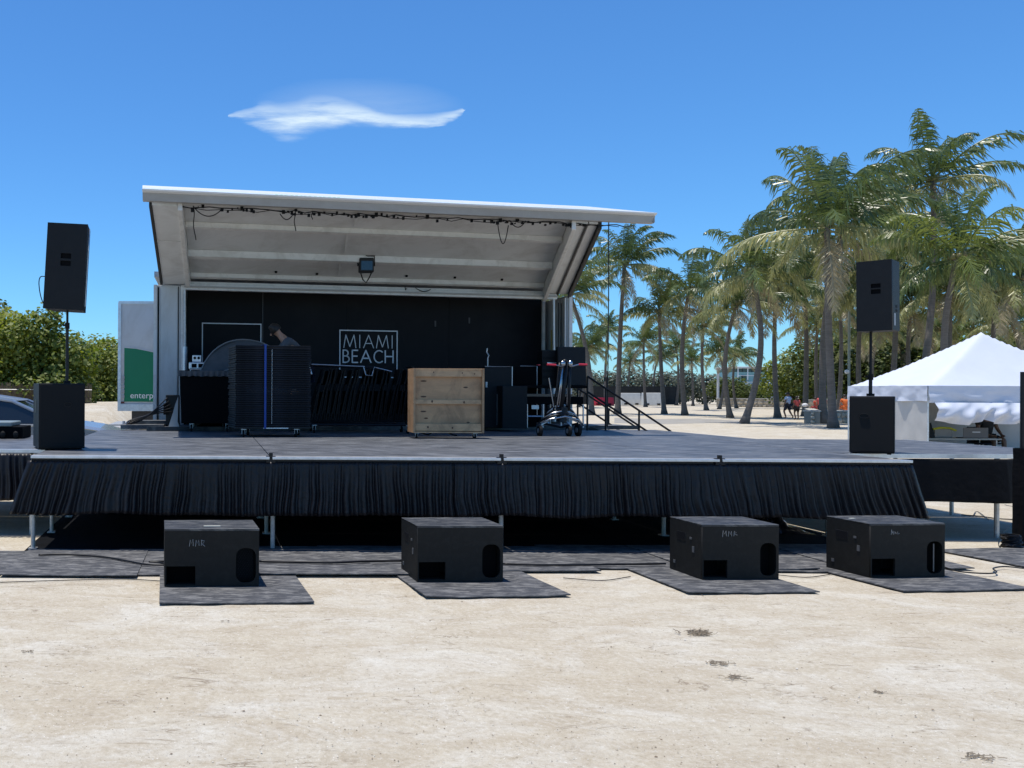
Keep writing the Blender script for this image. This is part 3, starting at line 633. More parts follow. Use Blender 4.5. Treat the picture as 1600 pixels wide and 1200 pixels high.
# end cabinet at the left, side wall at the right
tp('end_cabinet', white_m, lambda b: b.box(.02, .02, .98, .50, 2.3, 3.64), bevel=.01)
tp('cabinet_door', white_m, lambda b: (b.box(.13, .0, 1.05, .44, .019, 3.60)), bevel=.004)
tp('corner_post', beam_m, lambda b: (b.box(.0, -.03, .95, .06, .018, 3.64), b.box(.505, -.05, 1.057, .57, .12, 3.64)))
tp('door_seam', dark, lambda b: (b.box(.075, .012, 1.0, .10, .0195, 3.6), b.box(.455, .012, 1.0, .47, .0195, 3.62)))
tp('side_wall', white_m, lambda b: (b.box(TL-.06, .0, .95, TL, 2.3, 3.64)))
for v0 in (.02, .22, .42, .62): tp('wall_panel', white_m, lambda b: b.box(TL-.085, v0, 1.06, TL-.062, v0+.17, 3.6), bevel=.005)
tp('corner_post', beam_m, lambda b: (b.box(8.203, .86, 1.057, 8.27, .95, 3.64), b.box(TL-.02, -.05, .95, TL+.05, .0, 3.64), b.box(TL-.11, -.03, 1.057, TL-.087, .03, 3.6)))
uy = TL-.09; tp('yellow_label', mat('yellow_label_paint', (.5,.38,.12), .6), lambda b: b.box(uy-.004, .63, 2.55, uy+.003, .76, 3.0))
tp('label_plate', mat('white_label', (.6,.6,.6), .5), lambda b: b.box(TL-.0875, .03, 2.9, TL-.085, .1, 3.1))
for u0, nm in ((.60, 0), (8.08, 1)):
    tp('hydraulic_ram', alu, lambda b: (b.tube([(u0, -.1, 1.1), (u0-.01, -.1, 2.5)], .048, 12)), smooth=False)
    tp('ram_rod', steel, lambda b: (b.tube([(u0-.01, -.1, 2.48), (u0-.02, -.1, 3.55)], .026, 10)))
# header and flat roof
tp('header_beam', beam_m, lambda b: (b.box(.572, -.06, 3.56, TL-.3, .06, 3.665), b.box(.572, .0, 3.667, TL-.3, .08, 3.72)))
tp('header_lip', fascia_shade, lambda b: b.box(.572, -.10, 3.60, TL-.3, -.065, 3.63))
tp('rear_roof', white_m, lambda b: b.box(.0, .1, 3.80, TL, 2.3, 3.9)); tp('rear_wall', white_m, lambda b: b.box(.0, 2.3, .9, TL, 2.36, 3.9))
# raised roof
tp('roof_skin', white_m, lambda b: b.box(.12, -.04, .17, TL, 1.01, .205), Rf)
tp('ceiling', ceil_m, lambda b: b.box(.69, 0, .155, 7.86, .99, .165), Rf)
tp('end_panel', ceil_m, lambda b: (b.box(.17, .0, .0, .60, .58, .15), b.box(.17, .587, .0, .60, .975, .15)), Rf, .006)
tp('end_panel', ceil_m, lambda b: (b.box(7.96, .0, .0, 8.20, .975, .15), b.box(8.22, 0, .01, 8.40, .975, .15)), Rf, .006)
tp('side_beam', beam_m, lambda b: (b.box(.605, -.02, -.08, .685, .985, .152)), Rf, .008)
tp('side_beam', beam_m, lambda b: (b.box(7.865, -.02, -.12, 7.95, .985, .152)), Rf, .008)
for q in ((.12, -.02, .165, .25), (8.19, -.022, 8.155, .1), (8.41, -.06, 8.48, .165)): tp('edge_strip', mat('dark_rubber_strip', (.02,.019,.018), .7), lambda b: b.box(q[0], 0, q[1], q[2], .97, q[3]), Rf)
for t0, t1, h0 in ((.36, .378, .04), (.70, .712, .075), (.94, .96, .06), (.05, .062, .08)):
    tp('roof_rib', beam_m, lambda b: b.box(.69, t0, h0, 7.86, t1, .152), Rf, .006)
    tp('rib_flange', beam_m, lambda b: b.box(.69, t0-.012, h0-.012, 7.86, t1+.006, h0-.002), Rf)
for uu, t0, t1 in ((3.62, .40, .68), (3.75, .74, .92), (3.55, .09, .33)): tp('rib_tie', ceil_m, lambda b: b.box(uu, t0, .12, uu+.05, t1, .154), Rf)
for uu, t0 in ((2.3, .10), (5.9, .10), (6.9, .09), (3.1, .09), (4.9, .1)): tp('drain_hole', dark, lambda b: b.box(uu, t0, .135, uu+.05, t0+.018, .1535), Rf)
# moulded fascia along the lip: loft of its section; the upper bands run out at the right end
prof = [(-3.16, 4.70), (-3.27, 4.695), (-3.31, 4.86), (-3.37, 4.885), (-3.385, 4.915), (-3.33, 4.955), (-3.31, 5.0), (-3.28, 5.02), (-3.18, 5.02)]
prof = [(v, 4.51+(z-4.70)*.68) for v, z in prof]
def fascia(i0, i1, name, m_):
    b = MB(); us = [.04, .2, 4.2, 7.3, 8.55]; sc = [1, 1, 1, 1, 0]; zt = prof[4][1]
    for u, s_ in zip(us, sc):
        for v, z in prof[i0:i1+1]:
            zz = z if z <= zt else zt+(z-zt)*s_+.002
            b.v.append(T(u, v if z <= zt else -3.38+(v+3.38)*s_, zz))
    n = i1-i0+1
    for k in range(len(us)-1):
        for i in range(n-1): b.fc.append((k*n+i, k*n+i+1, (k+1)*n+i+1, (k+1)*n+i)[::-1]); b.mi.append(0)
    o = b.build(name, m_, tr); s = o.modifiers.new('Solidify', 'SOLIDIFY'); s.thickness = .004; return o
fascia(0, 2, 'fascia_board', fascia_shade); fascia(2, 4, 'drip_edge', gloss_w); fascia(4, 5, 'graphic_band', mat('sky_tinted_band', (.50,.60,.68), .35, var=.1, vs_=2)); fascia(5, 8, 'top_edge', gloss_w)  # blue of the band is the sky's reflection put into its colour
def gband(b):
    rg = random.Random(4)
    for k in range(14):
        u = 2.05+k*.075+rg.uniform(0, .02); a = rg.uniform(.2, .5)
        p0 = Vector(prof[4]); p1 = Vector(prof[5]); A_ = p0.lerp(p1, a*.4); B_ = p0.lerp(p1, .6+a*.6)
        b.add([T(u, A_.x-.004, A_.y), T(u+.04, A_.x-.004, A_.y), T(u+.06, B_.x-.004, B_.y), T(u+.015, B_.x-.004, B_.y)], [(0,1,2,3)])
b = MB(); gband(b); b.build('faded_lettering', mat('pale_green_print', (.35,.55,.45), .5), tr)
tp('fascia_end', fascia_shade, lambda b: (b.box(.04, -3.24, 4.515, .05, -3.17, 4.62), b.box(8.53, -3.3, 4.515, 8.55, -3.17, 4.62)))
# cables and clamps along the lip (each hangs from the trailer)
def tcab(pts, r, label):
    P = [Vector(T(*p))+TO for p in pts]; c = P[0].copy()
    return tag(MB().tube([p-c for p in P], r, 5).build('hanging_cable', rubber, smooth=True, loc=c), label, 'cable', 'cables hanging under the stage roof')
rg = random.Random(12)
tcab([(.6+.15*i, -3.12+.02*rg.uniform(-1, 1), 4.47+.02*rg.uniform(-1, 1)) for i in range(52)], .009, 'thick cable run tied along the underside of the roof lip')
tcab([(.6+.2*i, -3.08, 4.455+.03*rg.uniform(-1, 1)) for i in range(38)], .006, 'thin wavy wire beside the thick run under the roof lip')
def hangs(px0, py0, px1, py1, d, label, v=-3.08): 
    a = Tu(px0, v); b_ = Tu(px1, v); za_, zb_ = Tz(px0, py0, v), Tz(px1, py1, v); n = 12
    tcab([(a+(b_-a)*i/n, v, za_+(zb_-za_)*i/n-4*d*(i/n)*(1-i/n)) for i in range(n+1)], .008, label)
hangs(300, 322, 345, 327, .13, 'drooping cable loop at the left end of the roof lip')
hangs(436, 334, 457, 334, .09, 'small drooping cable loop left of the roof centre')
hangs(795, 344, 820, 345, .11, 'drooping cable loop right of the roof centre')
hangs(776, 348, 793, 352, .32, 'long narrow cable loop hanging deepest under the roof')
def dropc(px_, py0, py1, sway, label, v=-3.08):
    u = Tu(px_, v); z0, z1 = Tz(px_, py0, v), Tz(px_, py1, v); tcab([(u+sway*(i/8)**2+.01*math.sin(i), v, z0+(z1-z0)*i/8) for i in range(9)], .008, label)
dropc(301, 322, 375, .03, 'straight wire dangling at the left end under the roof'); dropc(459, 326, 361, .01, 'straight wire dangling left of the lamp under the roof')
dropc(486, 330, 343, 0, 'short wire end dangling near the lamp'); dropc(934, 346, 360, .0, 'short wire end under the right tip of the roof lip')
cl_ = MB(); rg = random.Random(3)
k = 0; U_ = []
for c0_, n_, sp_ in ((300, 3, 8), (345, 4, 9), (375, 5, 5), (440, 10, 3.5), (480, 6, 9), (535, 8, 6), (580, 7, 8), (650, 4, 16), (735, 2, 20), (765, 9, 4.5), (805, 5, 9), (850, 5, 9), (885, 6, 5)):
    for i in range(n_): U_.append(Tu(c0_+i*sp_+rg.uniform(-2, 2), -3.08))
c0t = Vector(T(4, -3.08, 4.48))+TO
for u in U_:
    s = rg.uniform(.008, .024); z = 4.47+rg.uniform(-.04, .03); p = Vector(T(u, -3.09, z))+TO-c0t
    cl_.box(p.x-s, p.y-.02, p.z-s*rg.uniform(.7, 1.8), p.x+s, p.y+.02, p.z+s)
tag(cl_.build('cable_clamps', rubber, loc=c0t, kind='stuff'), 'row of small black clamps and plugs along the cable run under the lip', 'clamps', kind='stuff')
hangs(648, 449, 672, 452, .06, 'drooping wire on the header above the back wall', -.08); hangs(632, 448, 634, 450, .05, 'tiny wire hook on the header beam', -.08)
# stage lamp
lu = Tu(571, -1.2); lz = Tz(571, 414, -1.2); lp = Vector(T(lu, -1.2, lz))+TO
lt = thing('stage_lamp', 'small black floodlight hanging from the middle of the stage ceiling', 'lamp', lp)
MB().box(-.13, -.08, -.14, .13, .08, .12).build('lamp_body', blackp, lt, bevel=.02); MB().box(-.10, -.085, -.10, .10, -.079, .06).build('lens', glass_d, lt)
MB().tube([(-.15, 0, -.02), (-.15, 0, .16), (.15, 0, .16), (.15, 0, -.02)], .012, 6).tube([(0, 0, .16), (.0, .0, .42)], .014, 6).build('yoke', rubber, lt)
MB().tube([(-.10, 0, -.13), (-.06, 0, -.26), (0, 0, -.32), (.05, 0, -.24), (.1, 0, -.13)], .012, 5).build('cord', rubber, lt)
# cable dropping from the roof tip at the right, behind the screen
P = [at(951, 345, 15.9), at(951, 450, 16.2), at(950, 560, 16.6), at(949, 665, 16.9)]; c = P[0].copy()
tag(MB().tube([p-c for p in P], .010, 5).build('hanging_cable', blackp, loc=c), 'long straight cable dropping from the right tip of the roof', 'cable')
# cables down the inside of the right wall
for i, (px_, v) in enumerate(((872, .1), (883, .0))):
    u = TL-.14-.1*i; P = [Vector(T(u, v, z))+TO for z in (3.5, 2.6, 1.7, 1.1)]; c = P[0].copy()
    tag(MB().tube([p-c for p in P], .012, 5).build('hanging_cable', blackp, loc=c), ['black cable down the inner face of the right trailer wall', 'second black cable on the right trailer wall, nearer the outer edge'][i], 'cable')
# hitch, jacks and the junk at the left end
hf = MB(); L_ = lambda x, y, z: (x, y, z)
for a, b_ in (((-1.2, .6, .95), (.1, .6, .95)), ((-1.2, .6, .45), (.1, .6, .45)), ((-1.2, .6, .45), (-1.2, .6, 1.1)), ((-1.15, .6, 1.0), (-.1, .6, .5)), ((-1.15, .6, .5), (-.1, .6, 1.05)), ((-.6, .6, .1), (-.6, .6, 1.1)), ((-1.2, 1.4, .95), (.1, 1.4, .95))):
    hf.tube([a, b_], .028, 6)
hf.build('hitch_frame', steel, tr)
tp('end_step', mat('dark_step', (.06,.062,.066), .6, dust=(DUST,.4,4)), lambda b: (b.box(-.5, -1.0, 1.02, .25, -.3, 1.09), b.box(-.35, -.6, 1.092, .3, -.2, 1.15)))

# ------------------------------------------------------------------ casters
def casters(t, pts, r=.05, wd=.03, zf=0, plate_z=None):
    for x, y in pts:
        w_ = MB().tube([(x-wd/2, y, zf+r), (x+wd/2, y, zf+r)], r, 14).build('caster', rubber, t)
        MB().box(x-wd*.8, y-.018, zf+r, x-wd*.6, y+.018, zf+2*r+.02).box(x+wd*.6, y-.018, zf+r, x+wd*.8, y+.018, zf+2*r+.02).box(x-.035, y-.035, zf+2*r+.015, x+.035, y+.035, zf+2*r+.028).build('fork', steel, w_)
# stack of black boards on a cart
bc = thing('board_cart', 'tall stack of thin black stage boards on casters tied with blue strap', 'cart', (.36, 13.30, ZD), R(7))
MB().box(0, 0, .128, 1.15, .76, .155).build('cart_base', blackp, bc, bevel=.004)
MB().box(.42, -.012, .13, .80, -.002, .143).build('base_lip', alu, bc)
bd = mat('black_board_edge', (.0025, .003, .0055), .55, var=.3, vs_=4, dust=((.03,.033,.045), .35, 5, (1,1,4)), spec=.22)
bme = MB().box(0, 0, 0, 1.14, .75, .0285).mesh('board', bd)
for i in range(37):
    o = link('board', bme, bc, bevel=.004, loc=(rnd.uniform(-.006, .012), rnd.uniform(-.01, .006), .160+i*.0328), rot=(0, 0, R(rnd.uniform(-.5, .5))))
MB().box(.43, -.022, .13, .462, -.017, 1.38).box(.43, -.022, 1.38, .462, .76, 1.385).build('strap', blue, bc)
MB().tube([(.545+.003*(k % 2), -.02, .2+k*.03) for k in range(38)], .004, 4).build('chain', steel, bc)
casters(bc, [(.13, .06), (.29, .62), (.93, .06), (1.09, .62)], .048)
# black bin with gathered cloth cover
bn = thing('storage_bin', 'black storage bin with gathered grey cloth lid at the left', 'bin', (-.53, 15.0, ZD))
MB().add([(.03,0,.14),(.93,0,.14),(.93,.7,.14),(.03,.7,.14),(0,-.02,.98),(.97,-.02,.98),(.97,.72,.98),(0,.72,.98)], [(0,3,2,1),(4,5,6,7),(0,1,5,4),(1,2,6,5),(2,3,7,6),(3,0,4,7)]).build('bin_body', dark, bn, bevel=.01)
cb = MB(); cb.grid(60, 4, lambda a, b: (-.03+1.03*a, -.05-.02*math.sin(a*70)*(1-b), .93+.09*b+.02*(1-b)*noise.noise((a*14, 1, 1)))); cb.grid(20, 8, lambda a, b: (-.03+1.03*a, -.05+.8*b, 1.02+.02*noise.noise((a*5, b*5, 3)))); cb.build('cloth_cover', tarp_grey, bn, smooth=True)
casters(bn, [(.2, .06), (.8, .06), (.24, .6), (.76, .6)], .055)
# dome under grey cover
dm = thing('covered_equipment', 'rounded bulky equipment under a grey cloth behind the board stack', 'cover', (.55, 16.0, 1.06))
db = MB()
SL = lambda z: -.62+.33*z
def dome(a, b):
    th_ = math.pi*a; x = -.82*math.cos(th_)*(1 if a < .5 else 1.2); z = 1.52*math.sin(th_)**.62 if 0 < a < 1 else 0
    return (x, .9*b+SL(max(0, z))*(1-b)+.08*noise.noise((a*4, b*3, 6)), z+.05*noise.noise((a*5, b*4, 2)))
db.grid(36, 12, dome); db.build('cloth_cover', tarp_grey, dm, smooth=True)
SL = lambda z: -.62+.33*z
ff = [(-.84*math.cos(math.pi*k/24)*(1 if k < 12 else 1.2), SL(1.54*max(0, math.sin(math.pi*k/24))**.62), 1.54*max(0, math.sin(math.pi*k/24))**.62) for k in range(25)]
fb_ = MB(); fb_.add([(.15, SL(.5)-.03, .5)]+ff, [(0, k+1, k+2) for k in range(24)]); fb_.build('cover_front', tarp_grey, dm)
MB().tube([(x, y-.01, z) for x, y, z in ff], .011, 6).build('piping', mat('grey_piping', (.2,.2,.2), .6), dm)
w2 = [(-.20-.27*math.cos(math.pi*k/16), .66+.34*math.sin(math.pi*k/16)**.7) for k in range(17)]
MB().tube([(x, SL(z)-.05, z) for x, z in w2], .012, 6).build('window_rim', mat('grey_piping', (.2,.2,.2), .6), dm)
MB().add([(x, SL(z)-.045, z) for x, z in w2]+[(.06, SL(.1)-.05, .1), (-.46, SL(.1)-.05, .1)], [tuple(range(19))]).build('dark_opening', dark, dm)
MB().box(-.6, -.15, 0, .9, .6, .9).build('case', dark, dm)
# rack with small silver mixers
rk = thing('equipment_rack', 'black rack case with silver frame left of the covered equipment', 'rack', (-.37, 15.9, 1.06))
MB().box(0, 0, 0, .38, .5, 1.0).build('case', dark, rk, bevel=.006)
fb = MB()
for a, b_ in (((0,-.01,.0),(0,-.01,1.0)), ((.38,-.01,.0),(.38,-.01,1.0)), ((0,-.01,1.0),(.38,-.01,1.0)), ((0,-.01,.35),(.16,-.01,.35))): fb.tube([a, b_], .009, 5)
fb.build('frame', alu, rk); MB().box(.05, -.02, .32, .30, -.004, .36).build('shelf', alu, rk)
for x in (.04, .15): MB().tube([(x, -.012, .62), (x, -.03, .62)], .03, 12).build('socket', steel, rk)
mx_ = thing('mixer', 'long silver mixer lying on top of the rack case', 'mixer', (-.40, 15.9, 2.06+.006))
MB().box(0, 0, 0, .46, .3, .13).build('mixer_body', alu, mx_, bevel=.02); 
for x in (.05, .17, .31): MB().box(x, -.006, .03, x+.09, -.001, .10).build('screen', dark, mx_, bevel=.002)
dv = thing('projector', 'tiny silver box device on top of the silver mixer', 'device', (-.34, 15.95, 2.20)); MB().box(0, 0, 0, .16, .15, .12).build('device_body', alu, dv, bevel=.008)
for x in (.045, .115): MB().tube([(x, -.002, .07), (x, -.014, .07)], .025, 10).build('lens', dark, dv)
MB().box(.04, .02, -.008, .12, .12, 0.0).build('foot', dark, dv)

# ------------------------------------------------------------------ folding chairs on a dolly
cc = thing('chair_dolly', 'long black dolly rack carrying rows of folded chairs', 'dolly', (1.62, 14.75, ZD))
fr_ = MB()
for y in (0, .5):
    fr_.tube([(0, y, .14), (1.72, y, .14)], .02, 6); fr_.tube([(0.0, y, 1.12), (.95, y, 1.10), (1.12, y, 1.07)], .016, 6)
    for x in (0, 1.7): fr_.tube([(x, y, .14), (x, y, 1.1)], .018, 6)
for x in (0, 1.7): fr_.tube([(x, 0, .14), (x, .5, .14)], .02, 6); fr_.tube([(x, 0, 1.1), (x, .5, 1.1)], .016, 6)
fr_.build('frame', mat('dark_steel', (.01,.01,.012), .5, .2, spec=.3), cc)
MB().tube([(-.02, -.02, 1.135), (.9, -.02, 1.10)], .008, 5).tube([(-.02, -.02, 1.135), (.03, -.02, .97)], .012, 5).tube([(.88, -.02, 1.1), (.92, -.02, .96), (1.02, -.02, .95), (1.06, -.02, 1.09), (1.35, -.02, 1.02)], .008, 5).build('top_rail', alu, cc)
casters(cc, [(.08, .0), (1.62, .0), (.08, .5), (1.62, .5)], .055)
def chair_mesh():
    b = MB()
    for y in (0, .44): b.tube([(0, y, 0), (.01, y, .45), (.05, y, .86)], .011, 5); b.tube([(.05, y+.02*(1 if y == 0 else -1), .02), (.02, y+.02*(1 if y == 0 else -1), .62)], .010, 5)
    b.box(.03, .01, .62, .055, .43, .86); b.box(.018, .03, .12, .036, .41, .50)
    b.tube([(.0, 0, .2), (0, .44, .2)], .008, 5)
    return b.mesh('folding_chair', mat('chair_black', (.0025,.0025,.003), .5, var=.3, vs_=6, spec=.25))
cm = chair_mesh()
for i in range(21):
    o = link('folding_chair', cm, loc=(1.66+i*.078, 14.78, ZD+.2+rnd.uniform(-.01, .02)), rot=(R(rnd.uniform(-1.5, 1.5)), R(9+rnd.uniform(-3, 3)), R(rnd.uniform(-5, 5))))
    tag(o, 'folded black chair hanging in the row on the long dolly', 'chair', 'folded chairs on the dolly')
for px_, py_ in ((530, 632), (612, 573)):
    pass
# ------------------------------------------------------------------ plywood cart
pc = thing('plywood_cart', 'open plywood box standing on end on small casters', 'crate', (2.98, 13.20, ZD), R(-1))
W, Hh = 1.04, .95
MB().box(.0, .0, .085, .03, .42, .085+Hh).build('side_board', ply, pc, bevel=.003); MB().box(W-.03, 0, .085, W, .42, .085+Hh).build('side_board', ply, pc, bevel=.003)
MB().box(.031, .062, .11, W-.031, .08, .06+Hh).build('back_sheet', ply, pc)
MB().box(.031, .01, .085, W-.031, .42, .105).build('floor_board', ply2, pc, bevel=.003); MB().box(.031, .01, .065+Hh, W-.031, .42, .085+Hh).build('top_board', ply2, pc, bevel=.003)
for z0, z1, y in ((.905, 1.005, .02), (.50, .565, .03), (.106, .21, .025)): MB().box(.032, y, z0+.01, W-.032, .061, z1+.01).build('rail', ply2, pc, bevel=.003)
for x, z in ((.3, .98), (.72, .97), (.9, .96), (.28, .55), (.75, .54), (.22, .17), (.58, .16)): MB().blob((x, .0225, z), (.012, .004, .018), 8, 4).build('knot', mat('knot_brown', (.10,.05,.025), .7), pc)
for x, z, s in ((.16, .85, .05), (.16, .62, .045), (.78, .76, .035), (.16, .4, .045), (.82, .24, .025), (.2, .3, .03)): MB().blob((x, .061, z), (s, .003, .012), 10, 4).build('knot', mat('knot_brown', (.10,.05,.025), .7), pc)
casters(pc, [(.06, .06), (.12, .34), (W-.06, .34), (W-.12, .06)], .032, .024)
MB().tube([(.15, .15, .08), (.25, .15, .05), (.3, .15, .08)], .01, 5).tube([(.55, .15, .08), (.62, .15, .055), (.68, .15, .045)], .01, 5).build('loose_strap', rubber, pc)

# ------------------------------------------------------------------ gear at the right of the back wall
def gbox(px0, px1, py0, py1, Y, d, name, label, cat, m_, z0=None, rz=0, bevel=.008, extra=None):
    a = at(px0, py1, Y); b_ = at(px1, py0, Y); z_ = a.z if z0 is None else z0
    t = thing(name, label, cat, (a.x, Y, z_), rz); w = b_.x-a.x; h = b_.z-z_
    MB().box(0, 0, 0, w, d, h).build('case_body', m_, t, bevel=bevel)
    if extra: extra(t, w, h)
    return t
def ex1(t, w, h):
    MB().tube([(0, -.01, h), (w, -.01, h), (w, -.01, 0)], .008, 5).build('edge_frame', alu, t)
    MB().tube([(.02, -.03, h*.75), (.02, -.03, h*.66)], .02, 8).build('catch', steel, t)
    MB().box(w*.45, -.012, .05, w*.47, -.002, h*.55).build('trim', alu, t)
gbox(757, 800, 573, 664, 15.9, .6, 'flight_case', 'black flight case with silver edge right of the plywood cart', 'case', spk_m, 1.058, extra=ex1)
def ex2(t, w, h):
    MB().tube([(w*.3, -.01, h+.01), (w, -.01, h+.01), (w, -.01, h*.2)], .008, 5).build('edge_frame', alu, t)
gbox(801, 839, 573, 664, 16.4, .6, 'flight_case', 'tall black flight case beside the drawer table', 'case', dark, 1.058, extra=ex2)
gbox(785, 824, 603, 664, 15.6, .5, 'flight_case', 'low plain black case in front of the tall flight cases', 'case', spk_m, 1.058)
tag(MB().tube([(0, 0, 0), (0, .0, .16), (.02, 0, .2), (-.02, 0, .26), (-.01, 0, .33)], .011, 6).build('clamp_arm', steel, loc=at(762, 573, 16.1)), 'short bent metal arm sticking up above the flight case', 'clamp arm')
# table with shelves
tY = 16.1; a = at(822, 602, tY); b_ = at(917, 602, tY); tw = b_.x-a.x
tt = thing('work_table', 'black work table with steel legs left of the stage stairs', 'table', (a.x, tY, 1.058)); hz = a.z-1.058
MB().box(0, 0, hz-.05, tw, .6, hz).build('table_top', dark, tt, bevel=.008); MB().box(.02, .02, hz-.20, tw-.25, .58, hz-.155).build('shelf', mat('brown_shelf', (.16,.11,.07), .5), tt)
MB().box(.02, .02, hz-.34, tw-.05, .58, hz-.20-.002).build('drawer_box', dark, tt, bevel=.01)
for x in (.03, .32, tw-.45, tw-.05): MB().tube([(x, .03, 0), (x, .03, hz-.34)], .014, 6).build('leg', alu, tt); MB().tube([(x, .55, 0), (x, .55, hz-.34)], .014, 6).build('leg', alu, tt)
MB().tube([(.03, .03, .2), (.32, .03, .2)], .012, 6).box(.12, .05, .33, .25, .06, .40).build('stretcher', alu, tt)
def ex3(t, w, h):
    for k in range(4): MB().box(.02, -.012, h*(.2+.18*k), w*.8, -.002, h*(.27+.18*k)).build('vent', rubber, t)
    MB().box(w*.3, -.02, h*.62, w*.9, -.013, h*.65).build('handle', alu, t)
gbox(847, 872, 547, 601.6, 16.35, .25, 'amplifier', 'small black amplifier cabinet on the work table', 'amplifier', spk_m, 1.058+hz+.001, extra=ex3)
pn = thing('display_panel', 'large black flat panel leaning on the work table', 'panel', (at(872, 601, 16.2).x, 16.15, 1.058+hz+.003), R(6)); pn.rotation_euler = (R(-4), 0, R(6))
MB().box(0, .0, 0, .52, .04, .70).build('panel_back', spk_m, pn, bevel=.006); MB().box(-.015, -.004, .0, -.002, .044, .70).build('bezel', rubber, pn)
tag(MB().box(0,0,0,.04,.1,.02).build('cup', red, loc=(at(841, 571, 16.3).x, 16.3, at(841, 571, 16.3).z)), 'small red clip at the wall edge above the table', 'clip')

# lift stands on a wheeled base, chrome tubes, red handles
lf = thing('stand_cart', 'wheeled bundle of chrome lighting stands with two red handles', 'stand', (5.56, 14.15, ZD))
for x, y, r_ in ((-.37, 0, .085), (-.24, .35, .07), (.07, -.05, .085), (.245, .02, .10)):
    w_ = MB().tube([(x-.022, y, r_), (x+.022, y, r_)], r_, 20).build('wheel', rubber, lf); MB().tube([(x-.028, y, r_), (x+.028, y, r_)], r_*.45, 14).build('hub', steel, w_)
    MB().tube([(x+.035, y, r_), (x+.03, y, r_*2.15), (x*.6, y*.5+.05, r_*2.2+.05)], .014, 6).build('fork', alu, lf)
for k in range(6):
    z_ = .24+k*.045; s = .40-.04*k
    MB().tube([(-s, .05, z_-.06), (-s*.55, -.04+.02*k, z_+.03), (0, -.08+.02*k, z_+.075), (s*.55, -.04+.02*k, z_+.02), (s*.85, .05, z_-.07)], .015, 6).build('spreader_leg', [chrome, blackp][k % 2], lf, smooth=True)
MB().tube([(-.03, 0, .22), (.02, 0, .46)], [.08, .06], 10).build('base_hub', blackp, lf)
for x0, x1, r_, mm in ((-.10, .0, .018, chrome), (-.03, .06, .034, blackp), (.05, .10, .016, chrome), (.08, .10, .03, blackp), (-.14, -.06, .016, blackp), (-.06, .0, .012, chrome)):
    MB().tube([(x0, -.02*x0*10, .42), (x0*.5+x1*.5, -.0, .8), (x1, .0, 1.16)], r_, 8).build('mast', mm, lf, smooth=True)
MB().tube([(-.22, .02, .92), (-.14, .02, .46)], .011, 6).build('brace', chrome, lf); MB().blob((.02, 0, 1.18), (.045, .04, .04)).build('knob', blackp, lf, smooth=True)
MB().blob((-.02, -.03, 1.145), (.045, .035, .05)).blob((.095, -.03, 1.145), (.04, .035, .055)).build('clamp', chrome, lf, smooth=True)
MB().tube([(-.02, -.02, 1.1), (-.14, -.03, 1.125)], .01, 6).build('handle_bar', chrome, lf); MB().tube([(-.13, -.03, 1.122), (-.27, -.035, 1.132)], .017, 8).build('red_handle', red, lf)
MB().tube([(.10, -.02, 1.1), (.24, -.03, 1.135)], .012, 6).build('handle_bar', chrome, lf); MB().tube([(.23, -.03, 1.134), (.36, -.035, 1.130)], .017, 8).build('red_handle', red, lf)
MB().tube([(-.3, .05, .2), (.0, .1, .14), (.25, .05, .2)], .02, 6).build('axle', blackp, lf)

# stairs with handrails, going down to the right
st = thing('stage_stairs', 'black steel stage stairs with double handrails going down right', 'stairs', (7.2, 16.6, 0))
for k, Y0 in enumerate((16.35, 17.6)):
    dY = Y0-16.6
    A_ = at(918, 588, 16.35); B_ = at(1048, 674, 16.35); x0, x1 = A_.x-7.2, B_.x-7.2
    for dz_, sh in ((0, 0), (-.28, -.02)):
        MB().tube([(x0, dY, A_.z+dz_), (x1, dY, B_.z+dz_-.0), (x1+.05, dY, B_.z+dz_-.35)], .019, 7).build('handrail', blackp, st)
    for t_ in (0, .22, .62): 
        x = x0+(x1-x0)*t_; z_ = A_.z+(B_.z-A_.z)*t_; MB().tube([(x, dY, max(.1, z_-1.0)), (x, dY, z_)], .018, 7).build('rail_post', blackp, st)
    MB().add([(x0, dY+.02, 1.03), (x0+1.9, dY+.02, .05), (x0+1.9, dY+.02, .25), (x0+.1, dY+.02, 1.06), (x0, dY+.05, 1.03), (x0+1.9, dY+.05, .05), (x0+1.9, dY+.05, .25), (x0+.1, dY+.05, 1.06)], [(0,1,2,3),(7,6,5,4),(0,4,5,1),(3,2,6,7)]).build('stringer', blackp, st)
for i in range(5): MB().box(-.2+.33*i, -.2, 1.0-.19*i-.03, .1+.33*i, 1.0, 1.0-.19*i).build('tread', mat('dark_tread', (.05,.05,.05), .8), st)
MB().tube([(at(975, 592, 16.4).x-7.2-.35, -.2, 1.9), (at(975, 592, 16.4).x-7.2-.35, -.2, 1.97), (.05, -.2, 1.97), (.05, -.2, 1.06)], .018, 7).build('rail_post', blackp, st)

# flight case on the left wing, junk by the trailer's left end
fc = thing('flight_case', 'low black case with grey lid on the left wing, at the picture edge', 'case', (-4.1, 12.6, ZD+.002))
MB().box(0, 0, 0, 1.45, .6, .17).build('case_body', dark, fc, bevel=.01); MB().box(-.01, -.01, .172, 1.30, .61, .235).build('lid', mat('grey_lid', (.20,.24,.24), .4), fc, bevel=.015)
for x in (1.18, 1.36): MB().blob((x, -.03, .06), (.04, .03, .05)).build('catch', rubber, fc)
cn = thing('fabric_cone', 'pale cloth hanging as a thin triangle beside the black bin', 'cloth', (at(272, 664, 15.4).x, 15.4, 1.06))
MB().add([(-.10, 0, 0), (.09, .02, 0), (.06, .02, .1), (.07, .0, .53), (.02, 0, .4), (-.02, 0, .25)], [(0,1,2,5), (2,3,4,5)]).build('cloth', mat('pale_cloth', (.5,.5,.48), .8), cn)
jb = thing('junction_box', 'black power box with cables at the left end of the trailer', 'power box', (at(266, 630, 15.9).x, 15.9, 1.06))
